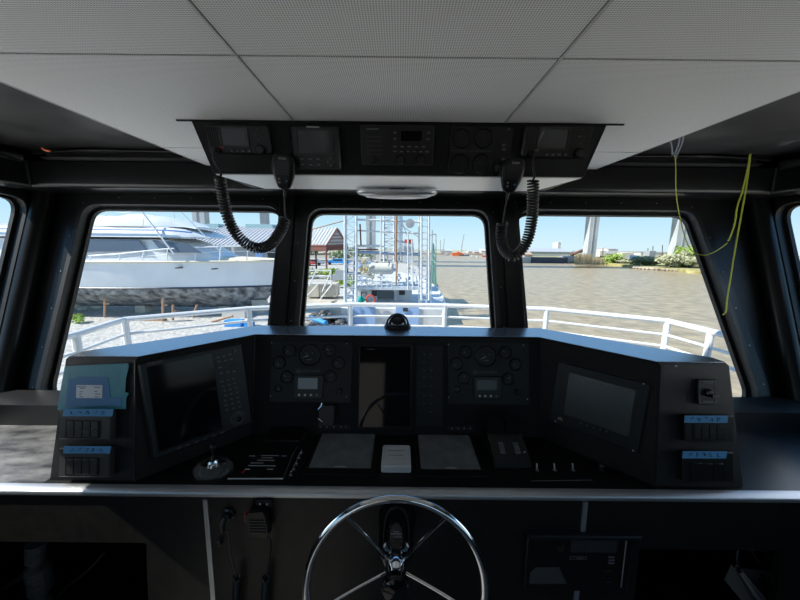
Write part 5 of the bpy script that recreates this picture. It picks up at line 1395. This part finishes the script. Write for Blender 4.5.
for a,b,r,m in (((345.5,205),(345.2,325),.13,'rail'),((356.5,207),(352,325),.07,'bluegalv'),((396.5,207),(396,262),.10,'rusty'),((397,262),(396,285),.07,'rusty'),((428.5,207),(426.5,318),.08,'bluegalv'),((432.5,230),(430.5,320),.04,'rail'),((360,224),(361,245),.06,'rust'),((381,207),(380.5,262),.06,'shipw'),((408,232),(408,290),.06,'shipw'),((412,240),(413,288),.05,'galv'),((400.5,207),(400.5,255),.05,'bluegalv')):
    MB().bar(P(*a,VY), P(*b,VY), r, 8).build('mast', M[m], v_)
for a,b,r,m in (((356,219.5),(420,222),.08,'shipw'),((356,230.5),(420,233.5),.06,'shipw'),((355,252),(420,254.5),.13,'bluegalv'),((356,246),(384,246),.10,'shipw'),((352,288),(423,288.5),.09,'galv'),((396,222),(420,238),.03,'galv'),((394,240),(413,244),.07,'galv'),((358,249.5),(378,249.5),.06,'rust'),((402,222),(408,238),.03,'galv'),((429,235.5),(436,234),.03,'concrete')):
    MB().bar(P(*a,VY+.2), P(*b,VY+.2), r, 6).build('crossbar', M[m], v_)
# work light, red block
p = P(410,223.5,VY); MB(Matrix.Translation(p) @ Matrix.Rotation(.6,4,'Y') @ Matrix.Rotation(PI/2,4,'X')).lathe([(.10,-.25),(.34,.05),(.34,.14),(0,.16)], (0,0,0), 16).build('work_light', M['shedwall'], v_)
vb('red_beacon_bar', 'redroof', 404.5, 239.5, 413, 242.5, VY, .3)
# wheelhouse haze of fittings: windlass, lifebuoy, net
p = P(370.5,299.5,VY-1.9); MB(Matrix.Translation(p) @ Matrix.Rotation(PI/2,4,'X')).tube([(.30*math.cos(a),.30*math.sin(a),0) for a in [2*PI*i/20 for i in range(20)]], .07, 8, closed=True).build('life_ring', M['redroof'], v_, label='red life ring')
# deckhouse beyond
vb('upper_cabin', 'shipw', 403, 243, 414, 262, VY+6, 3); vb('upper_cabin', 'tank', 361, 258, 369, 276, VY+5, 2)
for u in (404.5,408,411.5): vb('cabin_window', 'shedwall', u-1, 246, u+1, 250, VY+5.9, .1)
# separate things aboard
p = P(363,300,VY-1.9); clump('fishing_net', (p.x,p.y,p.z-.25), .38,.3,.36, 300, .05, M['tealn'], 'bunched teal green net hanging over the stern of the work boat', 'net', seed=31)
def netfall(u0, u1, v0, v1, Y, label):
    rnd = random.Random(int(u0)); mb = MB()
    for i in range(34):
        ua = (u0+u1)/2+rnd.uniform(-.5,.5)*2; ub = rnd.uniform(u0,u1)
        mb.tube(smooth([P(ua,v0+rnd.uniform(0,6),Y),P((ua+ub)/2+rnd.uniform(-1,1),(v0+v1)/2,Y+rnd.uniform(-.2,.2)),P(ub,v1+rnd.uniform(-4,2),Y)],3), .028, 4)
    mb.build('fishing_net', M['net'], None, label, 'net', smooth=0)
netfall(430,436.5,243,285,VY+.5,'long sea green net hanging from the right tower of the work boat')
MB().bar(P(436,234,VY+.5), P(436,284,VY+.5), .03).build('net_pole', M['concrete'], v_)

# ---------------------------------------------------------------- far shore
def gable(name, u0, u1, vb_, vt, vr, Y, D, wm, rm, label, group=None, cat='building'):
    a = P(u0,vb_,Y); b = P(u1,vt,Y); r = P((u0+u1)/2,vr,Y).z; t = thing(name, (((a.x+b.x)/2),Y,a.z), label, cat, group)
    MB().box((a.x,Y,a.z-1.5),(b.x,Y+D,b.z)).build('walls', M[wm], t)
    e = (b.x-a.x)*.02
    MB().loft([[(x,Y-.3,b.z),(x,Y+D/2,r),(x,Y+D+.3,b.z)] for x in (a.x-e,b.x+e)]).build('roof', M[rm], t, smooth=0)
    return t
YF = 200
fs_ = [(441,446.5,254,251.5,250.5,YF,'housew','shedwall','low grey shed on the far shore just right of the net'),(446.5,452,254,251,249.8,YF,'housew','roofw','white far shore shed left of the red crane barge'),
       (468,473,254,251.5,250.3,YF+6,'housew','roofm','small pale far shore house right of the crane barge'),(474,479.5,254.5,252,250.6,YF,'houset','roofm','tan far shore house in the middle window'),(481,493,254.5,250.8,249,YF+4,'housew','roofw','bright white far shore building at the right of the middle window')]
for u0,u1,a_,b_,c_,Y,wm,rm,lab in fs_: gable('far_building', u0,u1,a_,b_,c_,Y,6,wm,rm,lab)
YR = 176
t = thing('crane_barge', (P(461,256,YR).x,YR,ZW), 'orange red crane barge on the far side of the river', 'barge')
def fb(t, name, m, u0, v0, u1, v1, Y, dY): mb = MB(); pbox(mb,u0,v0,u1,v1,Y,dY); mb.build(name, M[m], t)
fb(t,'barge_hull','barge',459,255,469,257.3,YR,5); fb(t,'deckhouse','orange',452.5,253,463,255.8,YR+1,3); fb(t,'deckhouse','orange',457,251.8,460,253,YR+1.5,2); fb(t,'pilot_house','housew',464,253.6,468,255.2,YR+1,3)
MB().bar(P(460.5,254,YR+2), P(464,234,YR+2), .22).build('crane_boom', M['shedwall'], t)
for u,ub,v,lab in ((440.5,440.5,240,'thin upright crane mast on the far shore beside the net'),(442.5,444.5,238.5,'thin leaning crane mast on the far shore, second from the net')):
    MB().bar(P(u,254,YF), P(ub,v,YF), .22).build('crane_mast', M['shedwall'], None, lab, 'mast')
for k,(u,v,L_,m,lab) in enumerate(((447,254.6,5,'shedwall','grey boat moored left of the orange crane barge'),(473,257,6,'housew','small white boat right of the crane barge'),(477.5,257.6,2.5,'tank','tiny cream skiff beside the small white boat'),(485.5,256,6,'redroof','red and white boat at the right edge of the middle window'))):
    g = PZ(u,v+.9,ZW); Y = g.y; a = P(u-L_/2,v+.8,Y); b = P(u+L_/2,v-.5,Y); t = thing('boat', (g.x,Y,ZW), lab, 'boat', 'boats moored on the far shore')
    MB().loft([[(a.x+(1-k2)*1.0,Y+yy,ZW-.2),(a.x,Y+yy,b.z),(b.x,Y+yy,b.z),(b.x-(1-k2)*1.0,Y+yy,ZW-.2)] for yy,k2 in ((0,.5),(2,.5))]).build('boat_hull', M[m], t)
    MB().box((a.x+(b.x-a.x)*.3,Y+.3,b.z),(a.x+(b.x-a.x)*.65,Y+1.7,b.z+.6)).build('boat_cabin', M['housew'], t)
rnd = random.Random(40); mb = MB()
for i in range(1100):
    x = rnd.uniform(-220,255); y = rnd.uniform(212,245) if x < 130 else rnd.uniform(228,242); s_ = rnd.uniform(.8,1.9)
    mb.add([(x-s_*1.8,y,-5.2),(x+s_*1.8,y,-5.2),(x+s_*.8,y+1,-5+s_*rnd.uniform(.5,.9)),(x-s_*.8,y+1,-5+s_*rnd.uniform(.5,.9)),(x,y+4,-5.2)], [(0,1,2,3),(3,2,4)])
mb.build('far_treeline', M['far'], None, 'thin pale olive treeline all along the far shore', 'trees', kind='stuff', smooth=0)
# right window: warehouse, moored barge, conveyor, reeds, vehicles, bank trees
gable('warehouse', 531,572,257,252,248.5,165,30,'shedwall','roofm','long low grey roofed warehouse behind the moored barge')
gable('warehouse', 524,533,258,254.5,249,150,20,'houset','houset','brown gabled warehouse end at the left of the right window')
gable('silo_building', 557.5,561,251,242.5,242,230,8,'housew','housew','pale square tower above the long warehouse')
Y = 112
t = thing('moored_barge', P(550,263,Y), 'long dark navy barge moored against the right bank', 'barge')
a = P(532,263.3,Y); b = P(568,258,Y)
MB().box((a.x,Y,ZW-.3),(b.x,Y+9,b.z)).build('barge_hull', M['barge'], t)
fb(t,'deck_cargo','housew',520,257.5,532,263,Y+1,8); fb(t,'wheelhouse','shedwall',567,256.5,575,264,Y+1,6); fb(t,'deck_rail','shedwall',533,257.3,566,258,Y,.2)
t = thing('conveyor', P(580,255,125), 'rusty slanting conveyor boom beside the bridge pier', 'conveyor')
MB().bar(P(571,255,118), P(594,245.5,118), .55, 6).build('boom', M['rust'], t); MB().bar(P(573,258,118), P(573,254,118), .4).build('stand', M['shedwall'], t); MB().bar(P(571,252.5,118), P(583,252,118), .25).build('boom_tie', M['shedwall'], t)
rnd = random.Random(50); mb = MB()
for i in range(700):
    u = rnd.uniform(575,604); p = PZ(u, 264.5-rnd.random()*2, -5.3); h = rnd.uniform(1.6,3.6)*(1 if u < 592 else .6); a = rnd.uniform(-.3,.3)
    mb.add([(p.x-.13,p.y,-5.4),(p.x+.13,p.y,-5.4),(p.x+a,p.y+.1,-5.3+h)], [(0,1,2)])
mb.build('reed_bed', M['reed'], None, 'tall dry tan reeds at the foot of the right bank bridge pier', 'reeds', kind='stuff', smooth=0)
for u0,u1,v0,v1,Y,m,lab in ((600,606,251,254,150,'housew','white van on the right bank next to the reeds'),(622,634,253,257,120,'housew','long white trailer on the right bank'),(636,640,255.5,258,112,'paleblue','pale blue truck on the right bank behind the trees'),(649,656,251,257,118,'shedwall','grey box building on the right bank left of the big pier')):
    mb = MB(); g = P(u0,v1,Y); b = P(u1,v0,Y); t = thing('vehicle' if 'building' not in lab else 'hut', ((g.x+b.x)/2,Y,-5.3), lab, 'vehicle' if 'building' not in lab else 'building')
    MB().box((g.x,Y,-4.9),(b.x,Y+3,b.z)).build('body' if 'building' not in lab else 'walls', M[m], t)
    if 'building' not in lab:
        for f in (.2,.8): MB().box((g.x+(b.x-g.x)*f-.4,Y-.1,-5.3),(g.x+(b.x-g.x)*f+.4,Y+3,-4.5)).build('wheels', M['dark'], t)
gable('house', 604,612,258,253.5,251,170,10,'housew','shedwall','house with a grey roof behind the reeds on the right bank')
gable('house', 608,618,252,249,247.5,210,12,'housew','roofm','pale house farther off above the right bank trees')
gable('house', 640,668,259,252.5,251.5,150,14,'housew','shedwall','wide grey roofed building left of the big bridge pier')
for u,v,lab in ((653,246,'left thin utility pole on the right bank'),(662.5,245,'right thin utility pole on the right bank'),(648,248,'short utility pole on the right bank'),(603,248,'utility pole over the reeds on the right bank')):
    p = P(u,256,140); MB().bar((p.x,140,-5.3), P(u,v,140), .16).build('utility_pole', M['trunk'], None, lab, 'pole')
tr_ = [(615,262,104,4.6,3.0,'leafg','light green tree on the right bank above the reeds'),(606,262,108,3,1.2,'grass','low yellow green bush beside the reeds'),(628,263,102,4,1.4,'leafo','low olive bush between the light green tree and the dark scrub'),
       (645,265,93,4.2,2.2,'leafd','dark grey green scrub on the point of the right bank'),(655,262,93,4,2.8,'leafd','dark scrub behind the point left of the olive willow'),
       (671,266,84,4.4,3.6,'leafo','olive grey willow left of the big bridge pier foot'),(681,266,84,4.0,4.2,'leafo','olive grey willow in front of the big bridge pier'),(689,265,86,4.2,5.4,'leafg','bright green tree behind the willows at the right'),(697,268,82,4,3.6,'leafo','olive grey bush at the right edge of the right window'),
       (706,266,84,5,4.4,'leafo','olive bush hidden behind the window corner'),(790,262,90,8,3,'leafg','green trees seen through the right side window')]
for k,(u,v,Y,rx,rz,m,lab) in enumerate(tr_):
    g = P(u,v,Y); clump('bank_tree', (g.x,g.y,-5.4), rx,rx*.7,rz*.62, 900, .34, M[m], lab, 'tree', trunk=True, seed=60+k)
rnd = random.Random(71); rk = MB()
for i in range(320):
    u = rnd.uniform(634,702); f = (u-634)/66; p = PZ(u, 269+f*4.5-rnd.random()*1.2, ZW); s_ = rnd.uniform(.25,.6)
    rk.loft([[Vector((p.x+s_*k_*math.cos(a)*rnd.uniform(.7,1.3), p.y+s_*k_*math.sin(a), ZW+.1+rnd.random()*.02+zz*s_+.3)) for a in [2*PI*i_/6 for i_ in range(6)]] for zz,k_ in ((-.8,.6),(-.1,1),(.5,.4))])
rk.build('riprap', M['mud'], None, 'tan riprap stones along the waterline of the right bank', 'rocks', kind='stuff', smooth=0)
p = P(692,245,140)
MB().ball(p, 1.0, 12, .75).bar(p, (p.x,140,-5.3), .22).build('water_tower', M['housew'], None, 'small white water tower between the big pier and the window corner', 'water tower')
# neighbour shed seen through the left side window
a = P(-60,230,30)
gable('boat_shed', -120, 12, 262, 242, 219, 32, 14, 'shedwall', 'roofm', 'grey roofed shed seen through the left side window', None)
AFT = 2; SIDE = 4.6
# ================================================================= rail outside
ZT = -.67
rp = [(10,352),(75.5,334.5),(124.5,319.5),(249,308.5),(350,304.5),(445,305.5),(547,309),(668,321),(711,331.5),(790,352)]
top3 = [PZ(u,v,ZT) for u,v in rp]
dv = Vector((0,0,-1)); 
t = thing('bow_railing', (0,3.4,-1.65), 'white three bar bow railing outside the front windows', 'railing')
def railpath(dz): return [p+dv*dz for p in top3]
ext = lambda ps: [Vector((ps[0].x-.3,ps[0].y-3,ps[0].z))]+ps+[Vector((ps[-1].x+.3,ps[-1].y-3,ps[-1].z))]
MB().tube(ext(railpath(0)), .024, 10).build('top_rail', M['rail'], t)
MB().tube(ext(railpath(.13)), .013, 8).build('lower_rail', M['rail'], t)
MB().tube(ext(railpath(.24)), .013, 8).build('lower_rail', M['rail'], t)
for p in top3:
    MB().tube([p, Vector((p.x,p.y,-1.66))], .027, 10).build('post', M['rail'], t)
# our own deck and hull
mb = MB(); out = [(-3.4,-6)]+[(p.x-.1 if p.x < 0 else p.x+.1,p.y+.12) for p in ext(railpath(0))[1:-1]]+[(3.4,-6)]
struct(MB().prism([(x,y) for x,y in out][::-1] , -1.74, -1.66), 'trim_20', M['deckp'])
struct(MB().prism([(x*.97,y-.05) for x,y in out][::-1] , -6.2, -1.74), 'trim_21', M['shipw'])

# ================================================================= sun, sky, camera
sc = bpy.context.scene
SUN_AZ, SUN_EL = math.radians(106), math.radians(45)     # azimuth to the left of straight ahead
sd = Vector((-math.sin(SUN_AZ)*math.cos(SUN_EL), math.cos(SUN_AZ)*math.cos(SUN_EL), math.sin(SUN_EL)))
L = bpy.data.lights.new('sun','SUN'); L.energy = 7.0; L.angle = math.radians(.6); L.color = (1,.95,.87)
lo = bpy.data.objects.new('sun', L); lo.rotation_euler = sd.to_track_quat('Z','Y').to_euler(); C.objects.link(lo)
w = bpy.data.worlds.new('sky'); sc.world = w; w.use_nodes = True; nt = w.node_tree
bg = nt.nodes['Background']; tc = nt.nodes.new('ShaderNodeTexCoord'); sx = nt.nodes.new('ShaderNodeSeparateXYZ'); cr = nt.nodes.new('ShaderNodeValToRGB')
nt.links.new(tc.outputs['Generated'], sx.inputs[0]); nt.links.new(sx.outputs['Z'], cr.inputs['Fac']); nt.links.new(cr.outputs['Color'], bg.inputs['Color'])
e = cr.color_ramp.elements; e[0].position = 0; e[0].color = (.68,.86,.95,1); e[1].position = 1; e[1].color = (.10,.26,.62,1)
for p_,c_ in ((.035,(.60,.83,.97,1)),(.12,(.40,.70,.94,1)),(.35,(.22,.48,.85,1))):
    k = e.new(p_); k.color = c_
bg.inputs['Strength'].default_value = 1.12
# area lamps added to brighten the ceiling beyond what the windows let in
def fill_lamp(name, loc, aim, sx_, sy_, en, col=(1,1,1)):
    l = bpy.data.lights.new(name,'AREA'); l.shape = 'RECTANGLE'; l.size = sx_; l.size_y = sy_; l.energy = en; l.color = col
    o = bpy.data.objects.new(name, l); C.objects.link(o); o.location = Vector(loc)+Vector((0,0,E)); o.rotation_euler = (-Vector(aim)).to_track_quat('Z','Y').to_euler()
fill_lamp('aft_fill_lamp', (-.7,-2.93,-.27), (0,1,.45), .9, 1.9, AFT, (1,.95,.88))
fill_lamp('left_fill_lamp', (-1.92,.92,-.27), (1,.0,.6), .8, .85, SIDE, (1,.98,.95))
fill_lamp('right_fill_lamp', (1.92,.92,-.27), (-1,.0,.6), .8, .85, SIDE, (.96,.98,1))
cam = bpy.data.cameras.new('camera'); co_ = bpy.data.objects.new('camera', cam); C.objects.link(co_)
cam.sensor_fit = 'HORIZONTAL'; cam.sensor_width = 36; cam.lens = 36*F/800; cam.clip_start = .02; cam.clip_end = 3000
m3 = Matrix((CR, CU, -(CR.cross(CU)*-1))).transposed()
z_ = CR.cross(CU)
m3 = Matrix((CR, CU, z_)).transposed()
co_.matrix_world = Matrix.Translation((0,0,E)) @ m3.to_4x4()
sc.camera = co_
vs_ = sc.view_settings; vs_.view_transform = 'Standard'; vs_.look = 'None'; vs_.gamma = 1; vs_.use_curve_mapping = False; vs_.exposure = 0
sc.cycles.max_bounces = 8; sc.cycles.diffuse_bounces = 4; sc.cycles.glossy_bounces = 4; sc.cycles.transparent_max_bounces = 12
